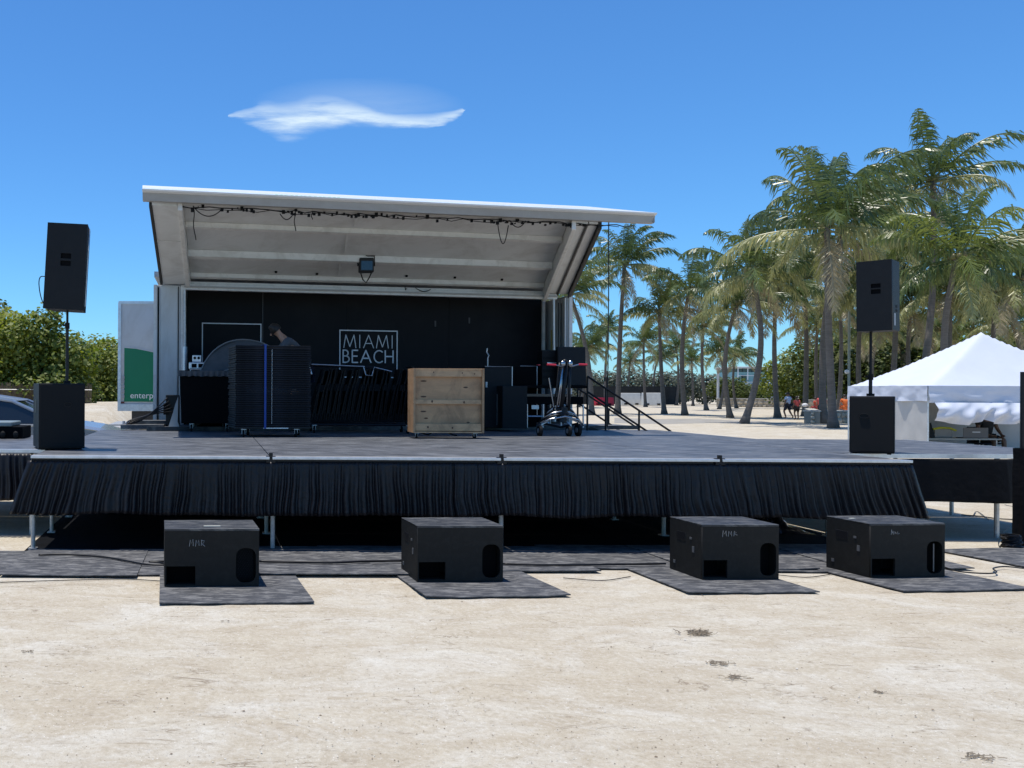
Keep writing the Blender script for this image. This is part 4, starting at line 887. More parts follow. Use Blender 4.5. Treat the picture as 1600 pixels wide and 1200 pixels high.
MB().box(-.08, 0, 0, .16, .25, .55).build('box_body', blackp, jb, bevel=.01); MB().box(-.12, -.02, .2, -.02, .1, .4).build('socket', rubber, jb)
for i in range(5):
    P = spline([(-.05+.03*i, -.03, .5-.06*i), (-.25, -.1, .30-.02*i), (-.5-.05*i, -.12, .10), (-.75, -.1-.05*i, .02)], 6); MB().tube(P, .012, 5).build('power_lead', blackp, jb, smooth=True)

# black post at the right edge
bp = thing('wrapped_post', 'post wrapped in black cloth at the right picture edge', 'post', (9.02, 9.96, 0))
MB().tube([(0,0,0), (0,0,1.95)], .022, 8).build('post', blackp, bp)
pb = MB(); pb.grid(24, 10, lambda a, b: ((.075+.015*math.sin(a*31)+.01*noise.noise((a*6, b*5, 2)))*math.cos(2*math.pi*a), (.075+.015*math.sin(a*31))*math.sin(2*math.pi*a), .02+1.08*b)); pb.build('cloth_wrap', skirt2, bp, smooth=True)
kb = MB(); rg = random.Random(2)
for i in range(12): kb.tube([(-.12+.09*math.cos(t_*.8+i)+rg.uniform(-.02,.02), -.05+.07*math.sin(t_*.8+i), .02+.012*i) for t_ in range(9)], .008, 5)
tag(kb.build('cable_coil', blackp, loc=(8.93, 9.9, 0)), 'small heap of coiled black cable at the foot of the wrapped post', 'cable coil')

# ------------------------------------------------------------------ people
BASE = dict(pelvis=(0,0,.95), waist=(0,0,1.10), chest=(0,0,1.32), neck=(0,0,1.47), throat=(0,-.01,1.54), head=(0,-.02,1.64), crown=(0,-.005,1.72),
    sl=(-.18,0,1.42), el=(-.25,.02,1.15), wl=(-.27,-.05,.92), hl=(-.275,-.08,.85), sr=(.18,0,1.42), er=(.25,.02,1.15), wr=(.27,-.05,.92), hr=(.275,-.08,.85),
    ll=(-.09,0,.90), kl=(-.10,-.02,.50), al=(-.10,.02,.09), tl=(-.11,-.14,.035), lr=(.09,0,.90), kr=(.10,-.02,.50), ar=(.10,.02,.09), tr=(.11,-.14,.035))
RAD = dict(pelvis=.135, waist=.125, chest=.15, neck=.06, throat=.055, head=.09, crown=.07, sl=.06, el=.042, wl=.028, hl=.032, sr=.06, er=.042, wr=.028, hr=.032,
    ll=.09, kl=.06, al=.04, tl=.035, lr=.09, kr=.06, ar=.04, tr=.035)
EDG = [('pelvis','waist'),('waist','chest'),('chest','neck'),('neck','throat'),('throat','head'),('head','crown'),('chest','sl'),('sl','el'),('el','wl'),('wl','hl'),('chest','sr'),('sr','er'),('er','wr'),('wr','hr'),
    ('pelvis','ll'),('ll','kl'),('kl','al'),('al','tl'),('pelvis','lr'),('lr','kr'),('kr','ar'),('ar','tr')]
def skinmesh(name, J, E_, rad, m_, parent, extra=None):
    ks = []; 
    for a, b in E_:
        for q in (a, b):
            if q not in ks: ks.append(q)
    me = bpy.data.meshes.new(name); me.from_pydata([J[k] for k in ks], [(ks.index(a), ks.index(b)) for a, b in E_], []); me.materials.append(m_)
    o = link(name, me, parent); sk = o.modifiers.new('Skin', 'SKIN'); 
    if not me.skin_vertices: me.skin_vertices.add() if hasattr(me.skin_vertices, 'add') else None
    sv = me.skin_vertices[0].data if len(me.skin_vertices) else None
    if sv:
        for i, k in enumerate(ks): sv[i].radius = (rad[k], rad[k]); sv[i].use_root = (i == 0)
    ss = o.modifiers.new('Subsurf', 'SUBSURF'); ss.levels = 1; ss.render_levels = 1; sk.use_smooth_shade = True
    return o
def person(label, loc, rz, over, shirt, pants, skin=None, hair=None, s=1., grp=None, fingers=True, parts=True):
    t = thing('person', label, 'person', loc, rz, grp); t.scale = (s, s, s); skin = skin or skin_m; hair = hair or hair_m
    J = dict(BASE); J.update(over); rad = dict(RAD); E_ = list(EDG)
    if fingers:
        for sd in 'lr':
            w_ = Vector(J['w'+sd]); h_ = Vector(J['h'+sd]); d = (h_-w_).normalized(); sx = d.orthogonal().normalized()
            for k in range(4):
                a = h_+sx*.018*(k-1.5)+d*.02; J['f%s%d' % (sd, k)] = tuple(a); J['g%s%d' % (sd, k)] = tuple(a+d*(.055+.012*(k in (1, 2)))+Vector((0, -.012, -.006)))
                rad['f%s%d' % (sd, k)] = .010; rad['g%s%d' % (sd, k)] = .008; E_ += [('h'+sd, 'f%s%d' % (sd, k)), ('f%s%d' % (sd, k), 'g%s%d' % (sd, k))]
            J['p'+sd] = tuple(w_+d*.03+sx*.045+Vector((0, -.02, 0))); rad['p'+sd] = .010; E_.append(('w'+sd, 'p'+sd))
    skinmesh('body', J, E_, rad, skin, t)
    r2 = {k: v+.022 for k, v in RAD.items()}; J2 = dict(J)
    for sd in 'lr': J2['x'+sd] = tuple(Vector(J['s'+sd]).lerp(Vector(J['e'+sd]), .62)); r2['x'+sd] = .068; J2['k2'+sd] = tuple(Vector(J['l'+sd]).lerp(Vector(J['k'+sd]), .85)); r2['k2'+sd] = .092
    skinmesh('shirt', J2, [('chest','waist'),('waist','pelvis'),('chest','sl'),('sl','xl'),('chest','sr'),('sr','xr')], r2, shirt, t)
    r2['pelvis'] = RAD['pelvis']+.015
    skinmesh('shorts', J2, [('pelvis','ll'),('ll','k2l'),('pelvis','lr'),('lr','k2r')], r2, pants, t)
    hd = Vector(J['head']); up = (Vector(J['crown'])-Vector(J['throat'])).normalized(); fw = Vector((0, -1, 0))-up*(-up.y if False else up.dot(Vector((0,-1,0))))
    fw = Vector(J.get('face', fw)); fw = (fw-up*fw.dot(up)).normalized(); sd = up.cross(fw)
    hb_ = MB(); vs_ = []
    for j in range(7):
        a = math.pi*.62*j/6
        for i in range(14):
            b2 = 2*math.pi*i/14; d = up*math.cos(a)+(fw*math.cos(b2)+sd*math.sin(b2))*math.sin(a)
            if d.dot(fw) > .45 and j > 2: d = d-fw*.35
            vs_.append(tuple(hd+up*.015+d*.118))
    hb_.add(vs_, [(j*14+i, (j+1)*14+i, (j+1)*14+(i+1) % 14, j*14+(i+1) % 14) for j in range(6) for i in range(14)])
    hb_.build('hair', hair, t, smooth=True)
    nb = MB(); nb.blob(tuple(hd+fw*.098-up*.01), (.014, .02, .02), 6, 4); 
    for q in (-1, 1): nb.blob(tuple(hd+sd*q*.095-up*.005), (.012, .02, .028), 6, 4)
    nb.build('face_features', skin, t, smooth=True)
    eb = MB()
    for q in (-1, 1): eb.blob(tuple(hd+fw*.085+sd*q*.033+up*.012), (.011, .011, .008), 6, 4)
    eb.blob(tuple(hd+fw*.088-up*.05), (.024, .012, .006), 6, 4); eb.build('eyes_and_mouth', mat('dark_lips', (.07,.03,.025), .5), t, smooth=True)
    return t
greys = mat('grey_shirt', (.075,.08,.09), .8); navy = mat('navy_cloth', (.012,.015,.03), .8); blacks = mat('black_cloth', (.012,.012,.013), .85); lblue = mat('light_blue_cloth', (.42,.52,.68), .8); redc = mat('red_cloth', (.5,.08,.07), .8); whitec = mat('white_cloth', (.65,.65,.66), .8); pinkc = mat('pink_cloth', (.65,.12,.22), .8)
# man bending over work behind the board stack: head to the left and down, back rising to the right
hx = at(427, 526, 15.3)
person('dark-haired man in a grey shirt bending behind the board stack', (hx.x+.36, 15.3, 1.12), R(-90),
       dict(pelvis=(0,.22,.92), waist=(0,.12,1.10), chest=(0,-.08,1.38), neck=(0,-.22,1.50), throat=(0,-.27,1.55), head=(0,-.33,1.60), crown=(0,-.36,1.66), face=(0,-.8,-.6),
            sl=(-.18,-.12,1.42), el=(-.2,-.3,1.18), wl=(-.15,-.5,1.1), hl=(-.13,-.57,1.08), sr=(.18,-.12,1.42), er=(.2,-.3,1.18), wr=(.15,-.5,1.1), hr=(.13,-.57,1.08), ll=(-.09,.2,.88), lr=(.09,.2,.88)), greys, navy)
# walkers on the sand
p = on(1231, 655); person('walker in a pale blue shirt and dark shorts beside a palm trunk', p, R(200), dict(kr=(.10,-.2,.52), ar=(.10,-.05,.13), tr=(.1,-.2,.08), kl=(-.1,.05,.5), al=(-.1,.28,.16), tl=(-.1,.17,.04), el=(-.27,.1,1.17), wl=(-.28,.02,.95)), lblue, navy, skin_d, s=1.0)
p = on(1245, 656); person('shorter walker in red carrying a pale bag by the palms', p, R(185), dict(kr=(.10,-.12,.52), wl=(-.2,-.25,1.05), hl=(-.2,-.32,1.05)), redc, blacks, skin_d, s=.86)
pbx = MB(); pbx.blob((0,0,0), (.2,.14,.12), 10, 6, .1); pp = on(1245, 656); tag(pbx.build('bag', whitec, smooth=True, loc=(pp.x+.32, pp.y-.3, .95)), 'pale bag held by the shorter walker in red', 'bag')
SIT = dict(pelvis=(0,0,.12), waist=(0,0,.27), chest=(0,-.04,.49), neck=(0,-.06,.64), throat=(0,-.08,.70), head=(0,-.1,.80), crown=(0,-.09,.88), sl=(-.18,-.04,.59), el=(-.25,-.1,.33), wl=(-.16,-.32,.2), hl=(-.13,-.38,.19), sr=(.18,-.04,.59), er=(.25,-.1,.33), wr=(.16,-.32,.2), hr=(.13,-.38,.19),
    ll=(-.1,-.02,.1), kl=(-.12,-.42,.12), al=(-.12,-.44,-.3), tl=(-.12,-.58,-.36), lr=(.1,-.02,.1), kr=(.12,-.42,.12), ar=(.12,-.44,-.3), tr=(.12,-.58,-.36))
def sitter(px_, Y, z, rz, label, sh, pa, sc=1., sk=None): p = at(px_, 600, Y); return person(label, (p.x, Y, z), rz, SIT, sh, pa, sk, s=sc)
sitter(1321, 56.0, .72, R(170), 'person in bright orange seated on the round stone planter', orange, orange)
sitter(1284, 55.6, .72, R(150), 'person in a red shirt seated on the planter left of the orange one', redc, blacks, 1.05)
sitter(1276, 56.4, .72, R(200), 'person in red leaning low at the left of the planter wall', mat('red_print', (.6,.1,.06), .8), redc, .8)
sitter(1329, 56.6, .72, R(200), 'person in white half hidden behind the orange sitter', whitec, blacks, .8)
sitter(1237, 96, .95, R(180), 'far person in pink on the low stone wall', pinkc, blacks, 1.2)
sitter(1178, 112, 1.0, R(180), 'far person in salmon on the low wall below the teal building', mat('salmon', (.6,.25,.2), .8), blacks, 1.1)

# ------------------------------------------------------------------ white tent
ty0, ty1, tx0, tx1, ze, zp = 24.0, 27.0, 19.2, 24.6, 1.92, 3.46
tent = thing('canopy_tent', 'white pop-up canopy tent with hanging side sheets', 'tent', (tx0, ty0, 0))
TW, TD = tx1-tx0, ty1-ty0; pk = (TW*.5, TD*.5)
def roofp(a, b):
    x, y = a*TW, b*TD; d = max(abs(2*a-1), abs(2*b-1)); e = 1-d
    z = ze+(zp-ze)*(e**1.06)
    sagz = .05*math.sin(math.pi*e)*(1-abs(abs(2*a-1)-abs(2*b-1)))
    return (x, y, z-sagz+.015*noise.noise((x*2, y*2, 1)))
tb = MB(); tb.grid(40, 40, roofp); tb.build('roof_cloth', canvas, tent, smooth=True)
def val(p0, p1, zt, zb, seed, n=60, am=.03):
    def f(a, b): 
        x = p0[0]+(p1[0]-p0[0])*a; y = p0[1]+(p1[1]-p0[1])*a; o_ = am*noise.noise((a*9, b*1.6, seed))*(1-b)+.012*noise.noise((a*22, b*5+a*9, seed)); dx_, dy_ = (p1[1]-p0[1]), -(p1[0]-p0[0]); l = math.hypot(dx_, dy_)
        return (x+dx_/l*o_, y+dy_/l*o_, zb+(zt-zb)*b+.02*(1-b)*noise.noise((a*5, 1, seed)))
    b = MB(); b.grid(n, 10, f); return b
val((0, -.02), (TW, -.02), ze, 1.46, 3, am=.09).build('valance', canvas, tent, smooth=True)
val((-.02, TD), (-.02, 0), ze, 1.5, 4, am=.07).build('valance', canvas, tent, smooth=True)
val((TW+.02, 0), (TW+.02, TD), ze, 1.5, 5).build('valance', canvas, tent, smooth=True)
sw = mat('shaded_side_sheet', (.50,.49,.46), .8, var=.05, bump=.2, bs=3)  # side walls' shade is put into this duller cloth colour
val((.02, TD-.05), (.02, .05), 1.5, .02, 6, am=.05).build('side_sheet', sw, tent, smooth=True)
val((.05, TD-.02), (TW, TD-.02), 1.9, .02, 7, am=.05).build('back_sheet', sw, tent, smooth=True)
for x, y in ((0, 0), (TW, 0), (0, TD), (TW, TD), (TW*.5, 0)): MB().tube([(x+.03, y+.03, 0), (x+.03, y+.03, ze)], .02, 6).build('leg', alu, tent)
# bunched front sheet, tied up in the middle
def bunch(a, b):
    e = 1-b; x = .12+2.7*a; peak = abs(math.sin(a*math.pi*1.75+.35)); 
    low = 1.05-.18*peak-.10*noise.noise((a*3, 0, 2))
    z = 1.47+(low-1.47)*e; y = -.08+.10*math.sin(a*34+e*3)*e+.09*noise.noise((a*8+e*2, e*2, 5))-.16*math.sin(e*math.pi)
    return (x+.18*e*math.sin(a*7), y, z)
bb = MB(); bb.grid(110, 14, bunch); bb.build('gathered_sheet', canvas, tent, smooth=True)
# things inside the tent
tbx = thing('folding_table', 'low folding table inside the white tent', 'table', (at(1470, 690, 25).x-.9, 25.0, 0)); MB().box(0, 0, .42, 2.6, .7, .46).build('table_top', conc, tbx)
for x, y in ((.05,.05), (2.5,.05), (.05,.6), (2.5,.6)): MB().tube([(x, y, 0), (x, y, .42)], .015, 6).build('leg', steel, tbx)
mn = thing('monitor', 'dark tilted monitor on the tent table behind the front leg', 'monitor', (at(1445, 688, 25.1).x, 25.15, .462)); MB().add([(-.32,0,.02),(.33,0,.02),(.25,.05,.42),(-.36,.05,.42),(-.32,.04,.02),(.33,.04,.02),(.25,.09,.42),(-.36,.09,.42)], [(0,1,2,3),(7,6,5,4),(0,4,5,1),(1,5,6,2),(2,6,7,3),(3,7,4,0)]).build('screen', spk_m, mn); MB().box(-.15, 0, 0, .15, .15, .019).build('foot', rubber, mn)
yb = thing('crate', 'grey crate with a yellow rim on the tent table', 'crate', (at(1479, 690, 25.1).x, 25.2, .462)); MB().box(-.25, 0, 0, .25, .3, .26).build('crate_body', mat('grey_crate', (.25,.25,.24), .6), yb, bevel=.02); MB().tube([(-.32, -.02, .25), (-.1, -.02, .29), (.15, -.02, .28), (.33, -.02, .21)], .03, 6).build('rim', mat('yellow_plastic', (.5,.5,.03), .4), yb)
lt = thing('laptop', 'open grey laptop before the seated person in the tent', 'laptop', (at(1532, 694, 24.9).x, 25.05, .462)); MB().box(-.35, 0, .01, .35, .02, .30).build('lid', mat('grey_lid2', (.14,.13,.125), .5), lt, bevel=.01); MB().box(-.35, .02, 0, .35, .25, .02).build('keyboard', spk_m, lt); MB().box(-.1, -.004, .16, .12, -.001, .19).build('sticker', whitec, lt)
px_ = at(1531, 680, 25.9).x
person('person in a black top seated behind the laptop in the tent', (px_, 25.75, .30), 0, SIT, blacks, blacks, skin_d, s=1.15)
ch = thing('camp_chair', 'low camp chair under the person in the tent', 'chair', (px_, 25.75, 0)); MB().box(-.3, -.3, .27, .3, .25, .31).box(-.3, .2, .31, .3, .24, .75).build('seat', navy, ch)
for x, y in ((-.28,-.28), (.28,-.28), (-.28,.22), (.28,.22)): MB().tube([(x, y, 0), (x, y, .3)], .014, 6).build('leg', steel, ch)

# ------------------------------------------------------------------ truck and car at the left
tk = thing('box_truck', 'white rental box truck with a green side panel behind the trailer', 'truck', (-2.17, 21.0, 0))
MB().box(0, 0, 1.22, 6.0, 2.3, 3.75).build('cargo_box', white_m, tk, bevel=.02)
MB().box(-.01, -.02, 3.71, 6.0, 2.3, 3.775).build('roof_rail', alu, tk); MB().box(-.02, -.025, 1.2, .05, .03, 3.74).build('corner_rail', alu, tk); MB().box(.051, -.03, 1.2, 6, -.005, 1.36).build('lower_rail', alu, tk)
gp = MB(); pts = [(.13, 1.42), (3.5, 1.42), (3.5, 1.9), (2.2, 2.15), (1.4, 2.42), (.8, 2.58), (.4, 2.66), (.13, 2.68)]
n = len(pts); gp.add([(x, -.012, z) for x, z in pts]+[(x, -.003, z) for x, z in pts], [tuple(range(n)), tuple(range(n, 2*n))[::-1]]+[(i, n+i, n+(i+1) % n, (i+1) % n) for i in range(n)]); gp.build('green_panel', green, tk)
gs = MB(); top = [(.13, 2.68), (.4, 2.66), (.8, 2.58), (1.4, 2.42), (2.2, 2.15)]; gs.add([(x, -.014, z) for x, z in top]+[(x, -.014, z+.02) for x, z in top], [(i, i+1, 6+i, 5+i) for i in range(4)]); gs.build('swoosh_edge', wallw, tk)
tm = text_mesh('lettering', 'enterprise', .20, .004, 1.02); tm.materials.clear(); tm.materials.append(gloss_w); link('lettering', tm, tk, loc=(.27, -.016, 1.50))
nb = MB()
for z in (1.5, 1.62, 1.74, 1.86, 1.95): nb.box(.02+.05, -.036, z, .14, -.031, z+.07)
nb.build('decals', mat('grey_decal', (.35,.36,.37), .5), tk); MB().box(.06, -.036, 1.38, .14, -.031, 1.42).build('marker_light', mat('dark_red', (.12,.02,.02), .4), tk)
MB().box(.3, .1, .75, 5.8, 2.2, 1.19).build('chassis', mat('dark_chassis', (.03,.03,.032), .6), tk)
for x in (1.5, 4.9): w_ = MB().tube([(x, .05, .48), (x, .35, .48)], .48, 24).build('wheel', rubber, tk); MB().tube([(x, .03, .48), (x, .051, .48)], .25, 16).build('rim', steel, w_)
MB().box(-.25, .1, .75, .1, 2.2, .88).build('bumper', steel, tk)
car = thing('parked_car', 'silver car parked behind the left subwoofer', 'car', (-1.42, 16.3, -.07))
prf = [(-4.6,.35), (-4.62,.9), (-4.5,1.08), (-3.9,1.14), (-1.05,1.14), (-.5,1.06), (-.12,.94), (0,.75), (0,.35)]
cb_ = MB(); n = len(prf)
secs = [(-.9,.0), (-.93,.0), (-.75,.04), (0,.09), (.75,.04), (.93,.0), (.9,.0)]
for yv, up_ in secs:
    inn = .25 if abs(yv) == .9 else 0
    for x, z in prf: cb_.v.append((x*(1 if True else 1), yv if z > .6 else yv*.97, z+(up_ if z > .9 else 0)-(.0)))
for k in range(len(secs)-1):
    for i in range(n): cb_.fc.append((k*n+i, k*n+(i+1) % n, (k+1)*n+(i+1) % n, (k+1)*n+i)); cb_.mi.append(0)
cb_.fc += [tuple(range(n))[::-1], tuple((len(secs)-1)*n+i for i in range(n))]; cb_.mi += [0, 0]
cb_.build('body', carp, car, smooth=False, bevel=.03)
ghs = [(-4.3,1.15), (-3.95,1.45), (-3.3,1.60), (-2.6,1.63), (-2.05,1.55), (-1.65,1.38), (-1.05,1.15)]; n = len(ghs)
gb = MB(); gb.add([(x, -.82+(z-1.15)*.4, z) for x, z in ghs]+[(x, .82-(z-1.15)*.4, z) for x, z in ghs], [tuple(range(n)), tuple(range(n, 2*n))[::-1]]+[(i, n+i, n+(i+1) % n, (i+1) % n) for i in range(n)]); gb.build('windows', glass_d, car, bevel=.02)
rb = MB()
for yv in (-1, 1):
    for (x, z), (x2, z2) in zip(ghs[:-1], ghs[1:]): rb.tube([(x, yv*(.83-(z-1.15)*.4), z+.012), (x2, yv*(.83-(z2-1.15)*.4), z2+.012)], .03, 6)
n3 = ghs[1:5]; rb.add([(x, -.8+(z-1.15)*.4, z+.012) for x, z in n3]+[(x, .8-(z-1.15)*.4, z+.012) for x, z in n3], [(i, i+1, 5+i, 4+i) for i in range(3)]); rb.tube([(-2.75, -.66, 1.62), (-2.85, -.83, 1.15)], .03, 6); rb.build('roof', carp, car, bevel=0)
for x in (-3.8, -.85):
    for yv in (-.93, .72): w_ = MB().tube([(x, yv, .34), (x, yv+.21, .34)], .34, 20).build('wheel', rubber, car); MB().tube([(x, yv-.01, .34), (x, yv+.22, .34)], .2, 14).build('rim', alu, w_)
MB().box(-.10, -.85, .70, .012, -.5, .84).build('headlight', glass_d, car, bevel=.01); MB().box(-.10, .5, .70, .012, .85, .84).build('headlight', glass_d, car, bevel=.01)
MB().box(-1.35, -1.02, 1.12, -1.2, -.9, 1.24).build('mirror', carp, car, bevel=.02)

# ------------------------------------------------------------------ fences, signs, walls
def reedfence(p0, p1, h, label):
    t = thing('reed_fence', label, 'fence', (p0[0], p0[1], 1.1)); d = Vector((p1[0]-p0[0], p1[1]-p0[1])); L = d.length; d.normalize(); b = MB(); rg = random.Random(6); n = int(L/.035)
    for i in range(n):
        x, y = d.x*i*.035, d.y*i*.035; hh = h*rg.uniform(.88, 1.04); o_ = rg.uniform(-.02, .02); b.box(x, y+o_, 0, x+.025, y+o_+.02, hh)
    r_ = b.build('reeds', reed, t); r_['kind'] = 'stuff'
    MB().tube([(0, -.03, h*.75), (d.x*L, d.y*L-.03, h*.75)], .012, 5).build('wire', steel, t)
reedfence((-9.5, 27.6), (-3.75, 28.2), .78, 'brown reed fence below the left bushes')
reedfence((-3.15, 37), (-2.75, 38), 1.0, 'short end of brown reed fence left of the sign')
sg = thing('sign', 'small grey-green sign on a post beside the white truck', 'sign', (at(177, 600, 40).x, 40, 0))
MB().box(-.16, -.02, 2.2, .18, .02, 2.85).build('board', mat('sign_green', (.25,.34,.32), .6), sg); MB().tube([(0, .03, 0), (0, .03, 2.6)], .035, 6).build('post', steel, sg)
for i, px_ in enumerate((166, 171, 181)):
    p = at(px_, 600, 38+i); tag(MB().box(-.07, -.07, 0, .07, .07, 1.3-.15*i).build('post', mat('red_brown_post', (.22,.11,.08), .8), loc=(p.x, p.y, .9), bevel=.01), ['leftmost red-brown wooden post below the small sign', 'middle red-brown post below the small sign', 'rightmost and shortest red-brown post by the truck'][i], 'post')
def stonewall(x0, y0, x1, y1, h, th, label, seed, cs=.28):
    t = thing('stone_wall', label, 'wall', (x0, y0, 0)); d = Vector((x1-x0, y1-y0)); L = d.length; d.normalize(); n_ = Vector((-d.y, d.x)); rg = random.Random(seed)
    f = lambda a, b_, c: (d.x*a+n_.x*b_, d.y*a+n_.y*b_, c)
    MB(f).box(0, .04, 0, L, th, h-.08).build('core', mat('mortar', (.30,.27,.22), .9), t); MB(f).box(-.05, -.03, h-.078, L+.05, th+.05, h).build('coping', conc, t, bevel=.02)
    b = MB(f); z = .0
    while z < h-.12:
        rh = min(cs*rg.uniform(.7, 1.1), h-.09-z); a = rg.uniform(-.1, 0)
        while a < L:
            w_ = cs*rg.uniform(.8, 1.9); b.blob((a+w_/2, .04, z+rh/2), (w_*.5, .07+.05*rg.random(), rh*.5), 7, 5, .13, rg); a += w_*1.03
        z += rh*1.03
    s_ = b.build('stones', stone_m, t); s_['kind'] = 'stuff'; return t
# round planter as short straight pieces, low wall far behind
c0 = on(1258, 657); c1 = on(1268, 662); c2 = on(1300, 662.5); c3 = on(1345, 661)
wt = 0
c0 = on(1257, 655)
stonewall(c0.x, c0.y, c1.x, c1.y, .74, .4, 'curved left end of the coral stone planter', 1)
stonewall(c1.x+.02, c1.y, c3.x, c3.y, .74, .45, 'front of the coral stone planter between palm trunk and tent', 2)
w0 = on(1085, 634.5); w1 = on(1262, 636); stonewall(w0.x, 108, w1.x+4, 102, 1.05, .5, 'long low stone wall across the park', 3, .4)
w2 = at(1262, 600, 84); stonewall(w2.x, 84, w2.x+9, 82, 1.1, .5, 'low stone wall behind the planter, right of the long one', 4, .4)
# teal building with balconies
bd_ = thing('pavilion', 'pale teal two-storey pavilion with white railings beyond the wall', 'building', (at(1152, 600, 150).x, 150, 0))
BW = at(1228, 600, 150).x-at(1152, 600, 150).x
MB().box(0, 0, 0, BW, 6, 2.4).build('lower_wall', wallw, bd_); MB().box(0, .6, 2.45, BW, 6, 5.2).build('upper_wall', teal, bd_); MB().box(-.2, -.4, 5.8, BW+.2, 6, 6.1).build('roof', wallw, bd_, bevel=.05); MB().box(-.1, -.3, 2.402, BW+.1, .6, 2.55).build('balcony_slab', wallw, bd_); MB().box(0, .6, 5.2, BW, 6, 5.79).build('upper_band', glass_d, bd_)
for z in (2.9, 3.2, 3.5, 4.6): MB().tube([(0, -.2, z), (BW, -.2, z)], .05, 5).build('rail', gloss_w, bd_)
for k in range(6): MB().tube([(BW*k/5, -.2, 2.5), (BW*k/5, -.2, 5.8)], .07, 5).build('column', gloss_w, bd_)
for k in range(3): MB().box(BW*(.12+.3*k), .55, 3.6, BW*(.12+.3*k)+.9, .598, 4.7).build('window', glass_d, bd_)
MB().tube([(BW*.62, -.5, 3.4), (BW*.85, -.5, 5.8)], .07, 5).build('stair_rail', gloss_w, bd_)
rg = random.Random(8)
for k in range(9):
    x = BW*(.55+.05*k); z = rg.uniform(.6, 1.9); fb = MB()
    for q in range(5): fb.blob((x+.22*math.cos(q*1.256), -.03, z+.22*math.sin(q*1.256)), (.15, .02, .15), 6, 4)
    fb.build('wall_ornament', dark, bd_)
# lamp posts
def post(px_, Y, pytop, r_, label, m_, head):
    p = at(px_, pytop, Y); t = thing('lamp_post', label, 'lamp post', (p.x, Y, 0)); MB().tube([(0,0,0), (0,0,p.z-.1)], r_, 10).build('pole', m_, t)
    if head == 'cap': MB().tube([(0,0,p.z-.1), (0,0,p.z+.1)], r_*2.4, 10).build('cap', m_, t)
    elif head == 'globe': MB().blob((-.15, 0, 3.3), (.16, .16, .16)).build('globe', gloss_w, t, smooth=True); MB().tube([(0,0,3.3), (-.15,0,3.3)], .03, 6).build('arm', m_, t)
    return t
post(1286, 100, 573, .28, 'short white concrete lamp column behind the sitters', wallw, 'cap'); post(1327, 66, 480, .085, 'slim grey-green light pole left of the right loudspeaker', mat('pole_green', (.28,.33,.30), .6), 'globe'); post(1122, 110, 577, .14, 'slim white post far left of the teal pavilion', wallw, 'cap'); post(1316, 92, 598, .3, 'stubby white pillar behind the big palm trunk', wallw, 'cap')
# construction barriers and mesh fence
def barrier(px0, px1, Y, h, m_, label):
    a = at(px0, 633, Y); b_ = at(px1, 633, Y); w_ = b_.x-a.x; t = thing('barrier', label, 'barrier', (a.x, Y, 0), 0)
    MB().extr([(-.35, 0), (.35, 0), (.33, .3), (.16, h), (-.16, h), (-.33, .3)], 0, w_).build('barrier_body', m_, t, bevel=.05)
    MB().box(w_*.15, -.40, .12, w_*.3, -.30, .3).box(w_*.7, -.40, .12, w_*.85, -.30, .3).build('forklift_slot', dark, t)
barrier(969, 1000, 116, 1.6, plasw, 'left of the two white barriers before the mesh fence'); barrier(1003, 1034, 114, 1.65, plasw, 'right of the two white barriers before the mesh fence'); barrier(925, 958, 112, 1.05, red, 'red plastic barrier behind the stage stairs')
mf = thing('mesh_fence', 'black mesh fence in front of the grey-green bushes', 'fence', (at(905, 600, 119).x, 119, 0)); MW = at(1060, 600, 119).x-at(905, 600, 119).x
MB().grid(80, 2, lambda a, b: (MW*a, .1*math.sin(a*40), .1+2.4*b)).build('mesh_sheet', mesh_f, mf)
for k in range(9): MB().tube([(MW*k/8, .15, 0), (MW*k/8, .15, 2.7)], .04, 6).build('fence_post', steel, mf)

# ------------------------------------------------------------------ palms
def frond_mesh(elev, az, L, seed, wind=.35, width=1.):
    rg = random.Random(seed); d = Vector((math.cos(az)*math.cos(elev), math.sin(az)*math.cos(elev), math.sin(elev)))
    n = 26; step = L/n; p = Vector((0, 0, 0)); pts = [p.copy()]; W_ = Vector((wind, .1, 0)); droop = rg.uniform(1.5, 3.2); gv = rg.uniform(.6, 1.2)
    for i in range(n):
        t = (i+1)/n; d = (d+Vector((0, 0, -1))*droop*t*t*.085+W_*t*.045).normalized(); p = p+d*step; pts.append(p.copy())
    b = MB(); b.tube(pts, [.035*(1-i/(n+2))+.004 for i in range(n+1)], 4, False)
    m_ = 66
    for i in range(m_):
        t = .13+.87*i/(m_-1); f = t*n; k = min(int(f), n-1); q = pts[k].lerp(pts[k+1], f-k); tg = (pts[k+1]-pts[k]).normalized()
        side = tg.cross(Vector((0, 0, 1))); side = side.normalized() if side.length > .05 else Vector((math.sin(az), -math.cos(az), 0)); up = side.cross(tg)
        ll = L*.34*width*(math.sin(math.pi*(.12+.84*t))**.6)*(1-.35*t)*rg.uniform(.7, 1.15)
        for s in (-1, 1):
            if rg.random() < .08: continue
            dr = (side*s*rg.uniform(.75, 1)+tg*rg.uniform(.35, 1.1)+up*rg.uniform(-.25, .35)).normalized(); g1 = rg.uniform(.2, 1.0)*gv; g2 = rg.uniform(1.2, 3.6)*gv
            d1 = (dr+Vector((0, 0, -g1))+W_*.6).normalized(); d2 = (dr+Vector((0, 0, -g2))+W_*1.0).normalized(); wv = tg*L*.0118*rg.uniform(.7, 1.3)
            a1 = q+d1*ll*.5; a2 = a1+d2*ll*.5
            b.add([q-wv*.5, q+wv*.5, a1+wv*.75, a1-wv*.75, a2], [(0, 1, 2, 3), (3, 2, 4)])
    return b
NPRE = 6; PRE = []
